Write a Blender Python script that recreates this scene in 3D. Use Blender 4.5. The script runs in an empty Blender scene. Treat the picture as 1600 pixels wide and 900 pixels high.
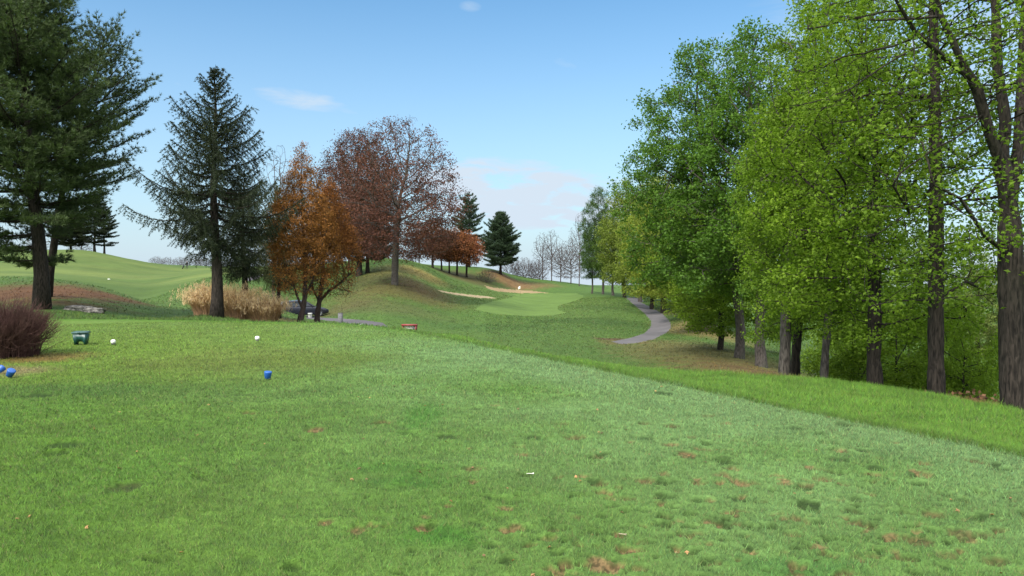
import bpy, bmesh, math, random
import numpy as np
from mathutils import Vector, Matrix

rng = np.random.default_rng(7)
random.seed(7)
S = bpy.context.scene
COL = S.collection
R = math.radians

# ------------------------------------------------------------------ camera
F = 1164.0                      # focal length in pixels of the 1600 px wide photograph
CAMZ = 1.6
PITCH = math.atan(32.0 / F)
CP, SP = math.cos(PITCH), math.sin(PITCH)
cam_d = bpy.data.cameras.new('camera')
cam = bpy.data.objects.new('camera', cam_d)
COL.objects.link(cam)
cam.location = (0, 0, CAMZ)
cam.rotation_euler = (math.pi / 2 - PITCH, 0, 0)
cam_d.sensor_width = 36
cam_d.lens = 36 * F / 1600
cam_d.clip_start = 0.05
cam_d.clip_end = 9000
S.camera = cam


def ray(px, py):
    u = (px - 800) / F
    v = (450 - py) / F
    return u, CP + v * SP, -SP + v * CP


def pt(px, py, d):
    """world point at depth y=d seen at photograph pixel px,py"""
    a, b, c = ray(px, py)
    return np.array([a / b * d, d, CAMZ + c / b * d])


def project(x, y, z):
    zz = z - CAMZ
    f = y * CP - zz * SP
    v = y * SP + zz * CP
    f = np.where(f < 1e-3, 1e-3, f)
    return 800 + F * x / f, 450 - F * v / f


# ------------------------------------------------------------------ noise
_perm = np.random.default_rng(11).permutation(512)
_perm = np.concatenate([_perm, _perm, _perm])
_gang = np.random.default_rng(12).random(512) * 2 * np.pi


def noise2(x, y):
    x = np.asarray(x, float); y = np.asarray(y, float)
    xi = np.floor(x).astype(np.int64); yi = np.floor(y).astype(np.int64)
    fx = x - xi; fy = y - yi
    xi &= 511; yi &= 511
    u = fx * fx * fx * (fx * (fx * 6 - 15) + 10)
    v = fy * fy * fy * (fy * (fy * 6 - 15) + 10)

    def g(ix, iy, dx, dy):
        a = _gang[_perm[_perm[ix & 511] + (iy & 511)]]
        return np.cos(a) * dx + np.sin(a) * dy
    n00 = g(xi, yi, fx, fy); n10 = g(xi + 1, yi, fx - 1, fy)
    n01 = g(xi, yi + 1, fx, fy - 1); n11 = g(xi + 1, yi + 1, fx - 1, fy - 1)
    return ((n00 * (1 - u) + n10 * u) * (1 - v) + (n01 * (1 - u) + n11 * u) * v) * 1.5


def fbm(x, y, o=3):
    s = 0; a = 1; t = 0
    for k in range(o):
        s = s + a * noise2(x * 2 ** k + 17.3 * k, y * 2 ** k - 9.1 * k); t += a; a *= .5
    return s / t


def sstep(a, b, x):
    t = np.clip((x - a) / (b - a), 0, 1)
    return t * t * (3 - 2 * t)


# ------------------------------------------------------------------ object helpers
def tag(o, label=None, cat=None, group=None, kind=None):
    if label: o['label'] = label
    if cat: o['category'] = cat
    if group: o['group'] = group
    if kind: o['kind'] = kind
    return o


def empty(name, loc=(0, 0, 0), rz=0, label=None, cat=None, group=None):
    o = bpy.data.objects.new(name, None)
    COL.objects.link(o)
    o.empty_display_size = .2
    o.location = loc
    o.rotation_euler = (0, 0, rz)
    return tag(o, label, cat, group)


def link(name, me, mat=None, parent=None):
    o = bpy.data.objects.new(name, me)
    COL.objects.link(o)
    if mat is not None and len(me.materials) == 0:
        me.materials.append(mat)
    if parent is not None:
        o.parent = parent
    return o


def np_mesh(name, V, faces, smooth=False, attrs=None, cols=None):
    """faces: list of int arrays (n,k)"""
    me = bpy.data.meshes.new(name)
    V = np.asarray(V, np.float32)
    me.vertices.add(len(V))
    me.vertices.foreach_set('co', V.ravel())
    faces = [np.asarray(f, np.int32) for f in faces if len(f)]
    nl = sum(f.size for f in faces); nf = sum(len(f) for f in faces)
    me.loops.add(nl); me.polygons.add(nf)
    me.loops.foreach_set('vertex_index', np.concatenate([f.ravel() for f in faces]))
    st = []; o = 0
    for f in faces:
        st.append(o + np.arange(len(f)) * f.shape[1]); o += f.size
    me.polygons.foreach_set('loop_start', np.concatenate(st).astype(np.int32))
    if smooth:
        me.polygons.foreach_set('use_smooth', np.ones(nf, bool))
    for k, a in (attrs or {}).items():
        at = me.attributes.new(k, 'FLOAT', 'POINT')
        at.data.foreach_set('value', np.asarray(a, np.float32))
    for k, a in (cols or {}).items():
        at = me.attributes.new(k, 'FLOAT_COLOR', 'POINT')
        c = np.ones((len(V), 4), np.float32); c[:, :3] = a
        at.data.foreach_set('color', c.ravel())
    me.update(calc_edges=True)
    return me


class Geo:
    """collects tubes and boxes into one mesh"""
    def __init__(s):
        s.V = []; s.Q = []; s.T = []; s.n = 0

    def add(s, V, Q=None, T=None):
        if Q is not None and len(Q): s.Q.append(np.asarray(Q) + s.n)
        if T is not None and len(T): s.T.append(np.asarray(T) + s.n)
        s.V.append(np.asarray(V, float)); s.n += len(V)

    def tube(s, P, r, k=6, cap=True):
        P = np.asarray(P, float); n = len(P)
        r = np.broadcast_to(np.asarray(r, float), (n,))
        T = np.gradient(P, axis=0)
        T /= np.linalg.norm(T, axis=1)[:, None] + 1e-9
        m = np.abs(T.mean(0)); ref = np.zeros(3); ref[np.argmin(m)] = 1
        A = np.cross(T, ref); A /= np.linalg.norm(A, axis=1)[:, None] + 1e-9
        B = np.cross(T, A)
        an = np.arange(k) * 2 * np.pi / k
        ring = P[:, None] + r[:, None, None] * (np.cos(an)[None, :, None] * A[:, None] + np.sin(an)[None, :, None] * B[:, None])
        i = np.arange(n - 1)[:, None] * k; j = np.arange(k)[None]; j2 = (j + 1) % k
        Q = np.stack([i + j, i + j2, i + k + j2, i + k + j], -1).reshape(-1, 4)
        V = ring.reshape(-1, 3)
        T3 = None
        if cap:
            V = np.concatenate([V, P[[0, -1]]])
            a = np.arange(k); b = (a + 1) % k
            T3 = np.concatenate([np.stack([b, a, np.full(k, n * k)], 1),
                                 np.stack([a + (n - 1) * k, b + (n - 1) * k, np.full(k, n * k + 1)], 1)])
        s.add(V, Q, T3)

    def box(s, c, size, rz=0, taper=1.0):
        x, y, z = np.asarray(size) / 2
        V = np.array([[-x, -y, -z], [x, -y, -z], [x, y, -z], [-x, y, -z],
                      [-x * taper, -y * taper, z], [x * taper, -y * taper, z], [x * taper, y * taper, z], [-x * taper, y * taper, z]])
        ca, sa = math.cos(rz), math.sin(rz)
        V = V @ np.array([[ca, sa, 0], [-sa, ca, 0], [0, 0, 1]]) + np.asarray(c)
        s.add(V, [[3, 2, 1, 0], [4, 5, 6, 7], [0, 1, 5, 4], [1, 2, 6, 5], [2, 3, 7, 6], [3, 0, 4, 7]])

    def mesh(s, name, smooth=True, bevel=0, seg=2, attrs=None):
        V = np.concatenate(s.V)
        me = np_mesh(name, V, [np.concatenate(s.Q) if s.Q else [], np.concatenate(s.T) if s.T else []], smooth, attrs)
        if bevel:
            bm = bmesh.new(); bm.from_mesh(me)
            bmesh.ops.bevel(bm, geom=bm.edges[:], offset=bevel, segments=seg, affect='EDGES', clamp_overlap=True)
            for f in bm.faces: f.smooth = True
            bm.to_mesh(me); bm.free()
        return me


def lathe(name, prof, k=24):
    prof = np.array(prof, float); n = len(prof)
    an = np.arange(k) * 2 * np.pi / k
    V = np.stack([prof[:, 0:1] * np.cos(an), prof[:, 0:1] * np.sin(an), np.repeat(prof[:, 1:2], k, 1)], -1).reshape(-1, 3)
    i = np.arange(n - 1)[:, None] * k; j = np.arange(k)[None]; j2 = (j + 1) % k
    Q = np.stack([i + j, i + j2, i + k + j2, i + k + j], -1).reshape(-1, 4)
    me = np_mesh(name, V, [Q], True)
    bm = bmesh.new(); bm.from_mesh(me)
    bmesh.ops.remove_doubles(bm, verts=bm.verts, dist=1e-5)
    bmesh.ops.recalc_face_normals(bm, faces=bm.faces)
    bm.to_mesh(me); bm.free()
    return me


# ------------------------------------------------------------------ materials
def new_mat(name):
    m = bpy.data.materials.new(name); m.use_nodes = True
    nt = m.node_tree; nt.nodes.clear()
    return m, nt, nt.nodes.new('ShaderNodeOutputMaterial')


def nd(nt, t, **kw):
    n = nt.nodes.new(t)
    for k, v in kw.items():
        if k.startswith('i_'):
            n.inputs[k[2:].replace('_', ' ')].default_value = v
        else:
            setattr(n, k, v)
    return n


def mixc(nt, fac, a, b, mode='MIX'):
    n = nt.nodes.new('ShaderNodeMix'); n.data_type = 'RGBA'; n.blend_type = mode; n.clamp_result = False
    for sk, v in ((n.inputs[0], fac), (n.inputs[6], a), (n.inputs[7], b)):
        if hasattr(v, 'is_output'): nt.links.new(v, sk)
        elif isinstance(v, (int, float)): sk.default_value = v
        else: sk.default_value = (*v, 1) if len(v) == 3 else v
    return n.outputs[2]


def mathn(nt, op, a, b=None, c=None, clamp=False):
    n = nt.nodes.new('ShaderNodeMath'); n.operation = op; n.use_clamp = clamp
    for i, v in enumerate((a, b, c)):
        if v is None: continue
        if hasattr(v, 'is_output'): nt.links.new(v, n.inputs[i])
        else: n.inputs[i].default_value = v
    return n.outputs[0]


def maprange(nt, v, a, b, c=0, d=1):
    n = nt.nodes.new('ShaderNodeMapRange'); n.clamp = True
    nt.links.new(v, n.inputs[0])
    for i, x in enumerate((a, b, c, d)): n.inputs[i + 1].default_value = x
    return n.outputs[0]


def simple(name, col, rough=.6, noise=.12, scale=20, metallic=0, bump=0):
    m, nt, out = new_mat(name)
    b = nd(nt, 'ShaderNodeBsdfPrincipled'); b.inputs['Roughness'].default_value = rough
    b.inputs['Metallic'].default_value = metallic
    tc = nd(nt, 'ShaderNodeTexCoord')
    n = nd(nt, 'ShaderNodeTexNoise'); n.inputs['Scale'].default_value = scale; n.inputs['Detail'].default_value = 4
    nt.links.new(tc.outputs['Object'], n.inputs['Vector'])
    f = maprange(nt, n.outputs[0], .3, .7)
    c = mixc(nt, f, [x * (1 - noise) for x in col], [min(1, x * (1 + noise)) for x in col])
    nt.links.new(c, b.inputs['Base Color'])
    if bump:
        bp = nd(nt, 'ShaderNodeBump'); bp.inputs['Strength'].default_value = bump; bp.inputs['Distance'].default_value = .01
        nt.links.new(n.outputs[0], bp.inputs['Height']); nt.links.new(bp.outputs[0], b.inputs['Normal'])
    nt.links.new(b.outputs[0], out.inputs[0])
    return m


def bark_mat(name, col, scale=1.0, var=.45):
    m, nt, out = new_mat(name)
    b = nd(nt, 'ShaderNodeBsdfPrincipled'); b.inputs['Roughness'].default_value = .9
    b.inputs['Specular IOR Level'].default_value = .2
    tc = nd(nt, 'ShaderNodeTexCoord')
    mp = nd(nt, 'ShaderNodeMapping'); mp.inputs['Scale'].default_value = (22 * scale, 22 * scale, 4 * scale)
    nt.links.new(tc.outputs['Object'], mp.inputs[0])
    n = nd(nt, 'ShaderNodeTexNoise'); n.inputs['Scale'].default_value = 1; n.inputs['Detail'].default_value = 5; n.inputs['Distortion'].default_value = .6
    nt.links.new(mp.outputs[0], n.inputs['Vector'])
    n2 = nd(nt, 'ShaderNodeTexNoise'); n2.inputs['Scale'].default_value = 1.3; n2.inputs['Detail'].default_value = 3
    nt.links.new(tc.outputs['Object'], n2.inputs['Vector'])
    f = maprange(nt, n.outputs[0], .35, .65)
    c = mixc(nt, f, [x * (1 - var) for x in col], [x * (1 + var) for x in col])
    f2 = maprange(nt, n2.outputs[0], .5, .7, 0, .5)
    c = mixc(nt, f2, c, [col[0] * 1.1, col[1] * 1.35, col[2] * 1.1])
    nt.links.new(c, b.inputs['Base Color'])
    bp = nd(nt, 'ShaderNodeBump'); bp.inputs['Strength'].default_value = .9; bp.inputs['Distance'].default_value = .03
    nt.links.new(n.outputs[0], bp.inputs['Height']); nt.links.new(bp.outputs[0], b.inputs['Normal'])
    nt.links.new(b.outputs[0], out.inputs[0])
    return m


def foliage_mat(name, trans=.35, lo=.55, hi=1.5, warm=(1.12, 1.0, .7), rough=.55, spec=.25):
    """leaf colour = object colour, varied leaf by leaf with the tone attribute"""
    m, nt, out = new_mat(name)
    oi = nd(nt, 'ShaderNodeObjectInfo')
    at = nd(nt, 'ShaderNodeAttribute'); at.attribute_name = 'tone'
    a = mixc(nt, 1.0, oi.outputs['Color'], (lo, lo, lo * 1.05), 'MULTIPLY')
    b_ = mixc(nt, 1.0, oi.outputs['Color'], tuple(hi * w for w in warm), 'MULTIPLY')
    c = mixc(nt, at.outputs['Fac'], a, b_)
    b = nd(nt, 'ShaderNodeBsdfPrincipled'); b.inputs['Roughness'].default_value = rough
    b.inputs['Specular IOR Level'].default_value = spec
    nt.links.new(c, b.inputs['Base Color'])
    t = nd(nt, 'ShaderNodeBsdfTranslucent')
    ct = mixc(nt, 1.0, c, (1.15, 1.25, .7), 'MULTIPLY')
    nt.links.new(ct, t.inputs['Color'])
    mx = nd(nt, 'ShaderNodeMixShader'); mx.inputs[0].default_value = trans
    nt.links.new(b.outputs[0], mx.inputs[1]); nt.links.new(t.outputs[0], mx.inputs[2])
    nt.links.new(mx.outputs[0], out.inputs[0])
    return m


def ground_mat(name, fine=60, amp=.35, bump=.5, dist=.03, mow=None, rough=.85):
    m, nt, out = new_mat(name)
    at = nd(nt, 'ShaderNodeAttribute'); at.attribute_name = 'Col'
    tc = nd(nt, 'ShaderNodeTexCoord')
    n = nd(nt, 'ShaderNodeTexNoise'); n.inputs['Scale'].default_value = fine; n.inputs['Detail'].default_value = 6; n.inputs['Roughness'].default_value = .7
    nt.links.new(tc.outputs['Object'], n.inputs['Vector'])
    n2 = nd(nt, 'ShaderNodeTexNoise'); n2.inputs['Scale'].default_value = fine / 14; n2.inputs['Detail'].default_value = 5; n2.inputs['Roughness'].default_value = .65
    nt.links.new(tc.outputs['Object'], n2.inputs['Vector'])
    f = maprange(nt, n.outputs[0], .25, .75, 1 - amp, 1 + amp)
    f2 = maprange(nt, n2.outputs[0], .3, .7, 1 - amp * .7, 1 + amp * .7)
    ff = mathn(nt, 'MULTIPLY', f, f2)
    cc = nt.nodes.new('ShaderNodeCombineColor')
    for i in range(3): nt.links.new(ff, cc.inputs[i])
    c = mixc(nt, 1.0, at.outputs['Color'], cc.outputs[0], 'MULTIPLY')
    b = nd(nt, 'ShaderNodeBsdfPrincipled'); b.inputs['Roughness'].default_value = rough
    b.inputs['Specular IOR Level'].default_value = .15
    nt.links.new(c, b.inputs['Base Color'])
    bp = nd(nt, 'ShaderNodeBump'); bp.inputs['Strength'].default_value = bump; bp.inputs['Distance'].default_value = dist
    h = mathn(nt, 'ADD', n.outputs[0], mathn(nt, 'MULTIPLY', n2.outputs[0], 2.0))
    nt.links.new(h, bp.inputs['Height']); nt.links.new(bp.outputs[0], b.inputs['Normal'])
    nt.links.new(b.outputs[0], out.inputs[0])
    return m


def blade_mat(name):
    m, nt, out = new_mat(name)
    at = nd(nt, 'ShaderNodeAttribute'); at.attribute_name = 'Col'
    geo = nd(nt, 'ShaderNodeNewGeometry')
    vm = nd(nt, 'ShaderNodeVectorMath'); vm.operation = 'SCALE'; vm.inputs['Scale'].default_value = .55
    nt.links.new(geo.outputs['Normal'], vm.inputs[0])
    va = nd(nt, 'ShaderNodeVectorMath'); va.operation = 'ADD'; va.inputs[1].default_value = (0, 0, .8)
    nt.links.new(vm.outputs[0], va.inputs[0])
    vn = nd(nt, 'ShaderNodeVectorMath'); vn.operation = 'NORMALIZE'
    nt.links.new(va.outputs[0], vn.inputs[0])
    b = nd(nt, 'ShaderNodeBsdfPrincipled'); b.inputs['Roughness'].default_value = .5
    b.inputs['Specular IOR Level'].default_value = .25
    nt.links.new(at.outputs['Color'], b.inputs['Base Color']); nt.links.new(vn.outputs[0], b.inputs['Normal'])
    t = nd(nt, 'ShaderNodeBsdfTranslucent'); nt.links.new(at.outputs['Color'], t.inputs['Color'])
    mx = nd(nt, 'ShaderNodeMixShader'); mx.inputs[0].default_value = .25
    nt.links.new(b.outputs[0], mx.inputs[1]); nt.links.new(t.outputs[0], mx.inputs[2])
    nt.links.new(mx.outputs[0], out.inputs[0])
    return m


M_LEAF = foliage_mat('leaf', .5, .68, 1.25, spec=.12)
M_DRYLEAF = foliage_mat('dry_leaf', .2, .5, 1.6, (1.15, .95, .7), .8, .1)
M_NEEDLE = foliage_mat('needle', .22, .5, 1.5, (1.15, 1.05, .7), .6, .2)
M_BARK = bark_mat('dark_bark', (.027, .0215, .017), 1.5, .7)
M_BARKL = bark_mat('grey_bark', (.072, .062, .054), 1.4, .6)
M_BARKO = bark_mat('brown_bark', (.05, .036, .03))
M_TWIG = bark_mat('twig_bark', (.078, .062, .060), .5, .3)
M_BLADE = blade_mat('grass_blade')

# ------------------------------------------------------------------ terrain
CTRL = [  # photograph pixel and depth of ground points
    # left mounds and far fairway
    (-500, 502, 23), (-300, 480, 30), (-300, 425, 45), (-300, 432, 80), (-300, 392, 190),
    (0, 501, 23), (0, 482, 27), (0, 460, 33), (0, 433, 42), (0, 441, 55), (0, 431, 82), (0, 410, 140), (0, 397, 190),
    (65, 480, 27), (90, 437, 42), (100, 446, 56), (100, 431, 85), (130, 405, 150), (130, 393, 192),
    (160, 490, 27), (160, 450, 41), (160, 458, 55), (170, 436, 82),
    (225, 474, 38), (215, 471, 50), (215, 462, 63), (215, 448, 90), (215, 428, 135), (240, 411, 187),
    (290, 498, 30), (270, 480, 42), (280, 450, 66), (290, 432, 100), (290, 424, 160), (300, 415, 190),
    (330, 492, 26), (335, 487, 32), (330, 470, 47), (330, 450, 62), (330, 433, 82), (340, 421, 140), (350, 417, 190),
    (400, 503, 27), (400, 480, 45), (390, 455, 65), (385, 441, 80), (410, 429, 98), (400, 421, 145), (410, 418, 190),
    (468, 505, 27), (440, 503, 28), (460, 498, 45), (470, 494, 66), (470, 478, 78), (470, 450, 95), (480, 428, 120), (480, 414, 155),
    (500, 504, 28), (500, 498, 60), (540, 511, 24),
    # valley path and hill under the oak
    (560, 514, 22), (560, 522, 31), (590, 514, 43), (560, 498, 54), (560, 490, 60), (560, 468, 72), (560, 445, 90), (570, 428, 102), (565, 411, 122),
    (617, 522, 28), (617, 512, 50), (617, 500, 56), (617, 475, 69), (617, 445, 85), (620, 424, 102), (625, 409, 122),
    (640, 523, 20), (640, 526, 26), (640, 517, 50), (660, 414, 130),
    (700, 531, 18.2), (700, 536, 21), (700, 546, 28), (760, 538, 16.4), (760, 544, 19), (760, 556, 25), (700, 521, 50), (700, 505, 62), (700, 480, 80), (690, 456, 99), (700, 440, 122), (700, 424, 152),
    (760, 465, 106), (760, 480, 84), (745, 426, 160), (780, 425, 168),
    (840, 553, 14.8), (840, 558, 17), (840, 566, 20), (840, 577, 26), (840, 537, 44), (900, 563, 13.9), (900, 568, 16), (900, 577, 20), (900, 586, 25), (900, 538, 46), (840, 518, 55), (840, 502, 72), (840, 490, 88), (840, 475, 112), (840, 462, 142), (840, 457, 153),
    (770, 457, 125), (790, 456, 147), (805, 453, 156), (805, 440, 166), (800, 433, 175), (850, 447, 165), (860, 441, 178), (890, 443, 185),
    (900, 460, 146), (915, 480, 98), (915, 500, 74), (920, 520, 57),
    (960, 571, 13.4), (960, 577, 16), (960, 596, 23), (960, 537, 49), (940, 527, 55), (950, 505, 70), (950, 482, 95), (950, 463, 132), (930, 452, 165),
    (1000, 525, 56), (1040, 512, 72), (1018, 488, 97), (988, 467, 125), (1003, 465, 132), (980, 459, 160),
    # right slope
    (1060, 585, 12.6), (1060, 582, 19), (1060, 552, 37), (1060, 520, 62), (1065, 489, 85), (1090, 498, 70),
    (1155, 560, 34), (1185, 575, 30), (1225, 592, 17.5), (1242, 593, 19), (1240, 594, 12.4), (1287, 600, 16.5), (1368, 609, 13.8),
    (1463, 622, 11.6), (1440, 617, 10.6), (1585, 643, 10), (1600, 647, 9.3),
    (1300, 598, 30), (1300, 560, 60), (1450, 640, 22), (1550, 622, 38), (1550, 590, 60), (1550, 565, 100), (1800, 640, 30), (1800, 590, 70),
    (1200, 520, 70), (1150, 490, 110), (1300, 530, 110), (1900, 720, 11), (2100, 800, 7),
    (1100, 470, 150), (1500, 540, 170), (1800, 540, 170),
]
for p in (400, 560, 700, 900, 200, 0):     # tee plane
    for d in (6, 11, 18):
        if p >= 900 and d > 12: continue
        CTRL.append((p, 418 + F * CAMZ / d, d))
for p, d in ((1000, 9), (1000, 6), (1400, 7), (1300, 6), (1100, 8.5)):
    CTRL.append((p, 418 + F * CAMZ / d, d))
C3 = np.array([pt(*c) for c in CTRL])
extra = []
for a in (-75, -52, 52, 75):
    for r_ in (4, 10, 25, 60, 150):
        z = {-75: 0.0, -52: .02 * r_, 52: -.06 * max(r_ - 7, 0), 75: -.05 * max(r_ - 7, 0)}[a]
        extra.append([r_ * math.sin(R(a)), r_ * math.cos(R(a)), z])
for a in range(-30, 31, 10):               # ground keeps falling away beyond the ridges
    extra.append([300 * math.sin(R(a)), 300 * math.cos(R(a)), -9])
    extra.append([420 * math.sin(R(a)), 420 * math.cos(R(a)), -22])
C3 = np.concatenate([C3, np.array(extra)])


def feat(x, y):
    return np.stack([np.arctan2(x, y) * 3.2, np.log(np.maximum(np.hypot(x, y), .5)) * 1.0], -1)


def _k(d2):
    return np.where(d2 > 1e-12, .5 * d2 * np.log(np.maximum(d2, 1e-12)), 0)


CF = feat(C3[:, 0], C3[:, 1])
_n = len(CF)
_A = np.zeros((_n + 3, _n + 3))
_A[:_n, :_n] = _k(((CF[:, None] - CF[None]) ** 2).sum(-1)) + np.eye(_n) * 4e-4
_A[:_n, _n] = 1; _A[:_n, _n + 1:] = CF; _A[_n, :_n] = 1; _A[_n + 1:, :_n] = CF.T
_b = np.zeros(_n + 3); _b[:_n] = C3[:, 2] / np.hypot(C3[:, 0], C3[:, 1])
W = np.linalg.solve(_A, _b)

# tee: straight right edge, far edge
TEE_R = (np.array([4.3, 6.27]), np.array([-2.56, 18.6]))
_e = TEE_R[1] - TEE_R[0]; _e = _e / np.linalg.norm(_e)
TEE_N = np.array([_e[1], -_e[0]])          # points to the right of the edge
if TEE_N[0] < 0: TEE_N = -TEE_N


def tee_sd(x, y):
    """signed distance to the tee outline, negative inside"""
    x = np.asarray(x); y = np.asarray(y)
    wob = .06 * noise2(x * .7, y * .7) + .02 * noise2(x * 4, y * 4)
    d1 = (x - TEE_R[0][0]) * TEE_N[0] + (y - TEE_R[0][1]) * TEE_N[1]
    far = 21.2 + np.clip(-x - 4, 0, 8) * .22
    far = far - 2.2 * np.clip((x + 6.0) / 4, 0, 1) ** 2
    d2 = y - far
    k = 1.2
    h = np.clip(.5 + .5 * (d1 - d2) / k, 0, 1)
    d = d2 * (1 - h) + d1 * h + k * h * (1 - h)
    return d + wob


DIV = []   # divots: x, y, rx, ry, angle, depth, brown
_r = np.random.default_rng(5)


def add_div(px, py, w, brown, depth=None, h=None):
    d = F * CAMZ / (py - 418)
    x = (px - 800) / F * d
    wm = w * d / F / 2
    DIV.append((x, d, wm, (h if h else wm * _r.uniform(.5, 1.2)), _r.uniform(-.5, .5), depth if depth else _r.uniform(.018, .042), brown))


for a in ((660, 828, 38, .9), (738, 756, 24, .8), (700, 795, 22, .7), (758, 829, 14, .8), (866, 833, 22, .7), (820, 843, 10, .5), (905, 858, 20, .6),
          (968, 842, 26, .9), (980, 862, 40, .9), (945, 886, 60, .8), (885, 886, 28, .5), (1115, 820, 36, .8), (1155, 824, 20, .6), (1058, 860, 26, .7),
          (1110, 858, 24, .8), (1175, 870, 26, .8), (1275, 865, 34, .7), (1300, 875, 30, .7), (1370, 875, 30, .4), (1325, 905, 40, .7), (1205, 858, 16, .5),
          (660, 726, 20, .2), (658, 738, 20, .3), (625, 763, 26, .1), (1036, 796, 24, 0), (980, 803, 18, 0), (1270, 800, 40, 0), (1340, 803, 34, .1),
          (1360, 822, 40, .2), (1400, 828, 24, .2), (1430, 805, 30, .1), (1510, 838, 60, .3), (1545, 838, 30, .2), (1570, 833, 36, .6), (1480, 790, 40, 0),
          (912, 749, 26, .8), (873, 748, 18, .6), (850, 725, 16, .5), (805, 716, 14, .4), (1010, 755, 40, .6), (1128, 758, 20, .8), (1140, 750, 22, .5),
          (1163, 779, 14, .8), (1262, 752, 20, .6), (1265, 760, 30, .3), (1368, 755, 22, .7), (1050, 668, 30, .3), (1010, 664, 26, .5), (1110, 652, 30, .3),
          (1540, 770, 30, 0), (1575, 778, 22, 0), (1480, 772, 40, 0), (940, 712, 30, .4), (1085, 650, 20, 0), (880, 665, 34, .3), (1160, 692, 30, .5),
          (95, 695, 70, 0), (88, 709, 40, 0), (190, 762, 60, .1), (160, 742, 14, .6), (5, 734, 30, 0), (375, 617, 50, 0), (245, 660, 30, 0), (60, 618, 50, 0),
          (1420, 880, 40, .5), (1560, 880, 60, .2), (1490, 870, 50, .2), (1440, 850, 50, .3), (870, 895, 50, .6), (1000, 893, 40, .6), (1250, 890, 40, .4)):
    add_div(*a)
for i in range(300):
    px = _r.uniform(-60, 1660); py = 470 + 440 * _r.random() ** .8
    if py < 515: continue
    if px < 700 and _r.random() < .45: continue
    add_div(px, py, _r.uniform(8, 34) * (.35 + .65 * (py - 480) / 400), (_r.uniform(.2, .7) if _r.random() < .3 and px > 640 else 0), _r.uniform(.006, .02))
for i in range(420):
    px = 1200 + _r.normal() * 300; py = 785 + _r.normal() * 80
    if py < 600 or py > 915: continue
    wd = _r.uniform(12, 40)
    add_div(px, py, wd, (_r.uniform(.3, .8) if _r.random() < .45 else 0), _r.uniform(.016, .04))
DIV = np.array(DIV)
_bin = {}
for i, dv in enumerate(DIV):
    for a in range(int(math.floor((dv[0] - .45) / .5)), int(math.floor((dv[0] + .45) / .5)) + 1):
        for b in range(int(math.floor((dv[1] - .45) / .5)), int(math.floor((dv[1] + .45) / .5)) + 1):
            _bin.setdefault((a, b), []).append(i)


def divots(x, y):
    """depression and brownness of the divots at points"""
    dep = np.zeros(len(x)); br = np.zeros(len(x))
    sel = np.where((y > 2.5) & (y < 25) & (np.abs(x) < 16))[0]
    if len(sel) == 0: return dep, br
    ca = np.floor(x[sel] / .5).astype(int); cb = np.floor(y[sel] / .5).astype(int)
    key = (ca + 1000) * 4000 + cb
    order = np.argsort(key, kind='stable'); ks = key[order]
    cut = np.flatnonzero(np.diff(ks)) + 1
    st = np.concatenate([[0], cut]); en = np.concatenate([cut, [len(ks)]])
    for s_, e_ in zip(st, en):
        k = ks[s_]; L = _bin.get((k // 4000 - 1000, k % 4000))
        if not L: continue
        ii = sel[order[s_:e_]]
        for j in L:
            X, Y, rx, ry, an, de, bw = DIV[j]
            dx = x[ii] - X; dy = y[ii] - Y
            c, s = math.cos(an), math.sin(an)
            q = np.hypot((dx * c + dy * s) / rx, (-dx * s + dy * c) / ry)
            q = q * (1 + .35 * noise2(x[ii] * 22, y[ii] * 22))
            f = sstep(1.25, .5, q)
            lip = np.exp(-((q - 1.35) / .3) ** 2) * .25
            dep[ii] += de * (f - lip)
            br[ii] = np.maximum(br[ii], bw * sstep(1.1, .6, q))
    return np.clip(dep, -.012, .038), br


def tps(x, y):
    out = np.zeros(len(x)); f = feat(x, y)
    for i in range(0, len(x), 40000):
        q = f[i:i + 40000]
        K = _k(((q[:, None] - CF[None]) ** 2).sum(-1))
        out[i:i + 40000] = K @ W[:_n] + W[_n] + q @ W[_n + 1:]
    return out * np.hypot(x, y)


def terrain(x, y, full=True):
    x = np.atleast_1d(np.asarray(x, float)); y = np.atleast_1d(np.asarray(y, float))
    r = np.hypot(x, y); th = np.abs(np.arctan2(x, y))
    z = tps(x, y)
    far = sstep(380, 900, r)
    z = z * (1 - far) + far * (-24 - (r - 420) * .02)
    side = sstep(R(62), R(90), th)
    z = z * (1 - side) - side * .0002 * np.clip(r - 30, 0, 1e9)
    z = z + fbm(x * .11 + 3, y * .11, 3) * .14 * sstep(25, 70, r) + noise2(x * .5, y * .5) * .02 * sstep(14, 30, r)
    sd = tee_sd(x, y)
    w = sstep(1.1, .05, sd)
    und = .025 * noise2(x * .35, y * .35)
    z = z * (1 - w) + w * und * sstep(1, -2, sd)
    if full:
        near = sstep(26, 12, r)
        z = z + near * (.016 * noise2(x * 2.6, y * 3.2) + .011 * noise2(x * 6.5, y * 8) + .006 * noise2(x * 15, y * 17))
        # longer rough strip is lumpy
        ro = near * sstep(.0, .4, sd)
        z = z + ro * (.025 * noise2(x * 2.2 + 5, y * 2.2) + .012 * noise2(x * 6, y * 6) - .02)
        dep, _ = divots(x, y)
        z = z - dep * sstep(.05, -.1, sd)
    return z


def gz(x, y):
    return float(terrain([x], [y], False)[0])


def gp(px, d, dz=0.0):
    """ground point under photograph column px at depth d"""
    x = (px - 800) / F * d * (1 / CP)
    for _ in range(2):
        z = gz(x, d)
        x = (px - 800) / F * (d * CP - (z - CAMZ) * SP)
    return np.array([x, d, z + dz])


# ---- ground colour (albedo of grass, litter, dry patches, with some painted shade)
def C(*s):   # sRGB 0-255 as rendered -> rough albedo
    return np.array([((v / 255 + .055) / 1.055) ** 2.4 if v > 10 else v / 255 / 12.92 for v in s]) * .58


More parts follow.
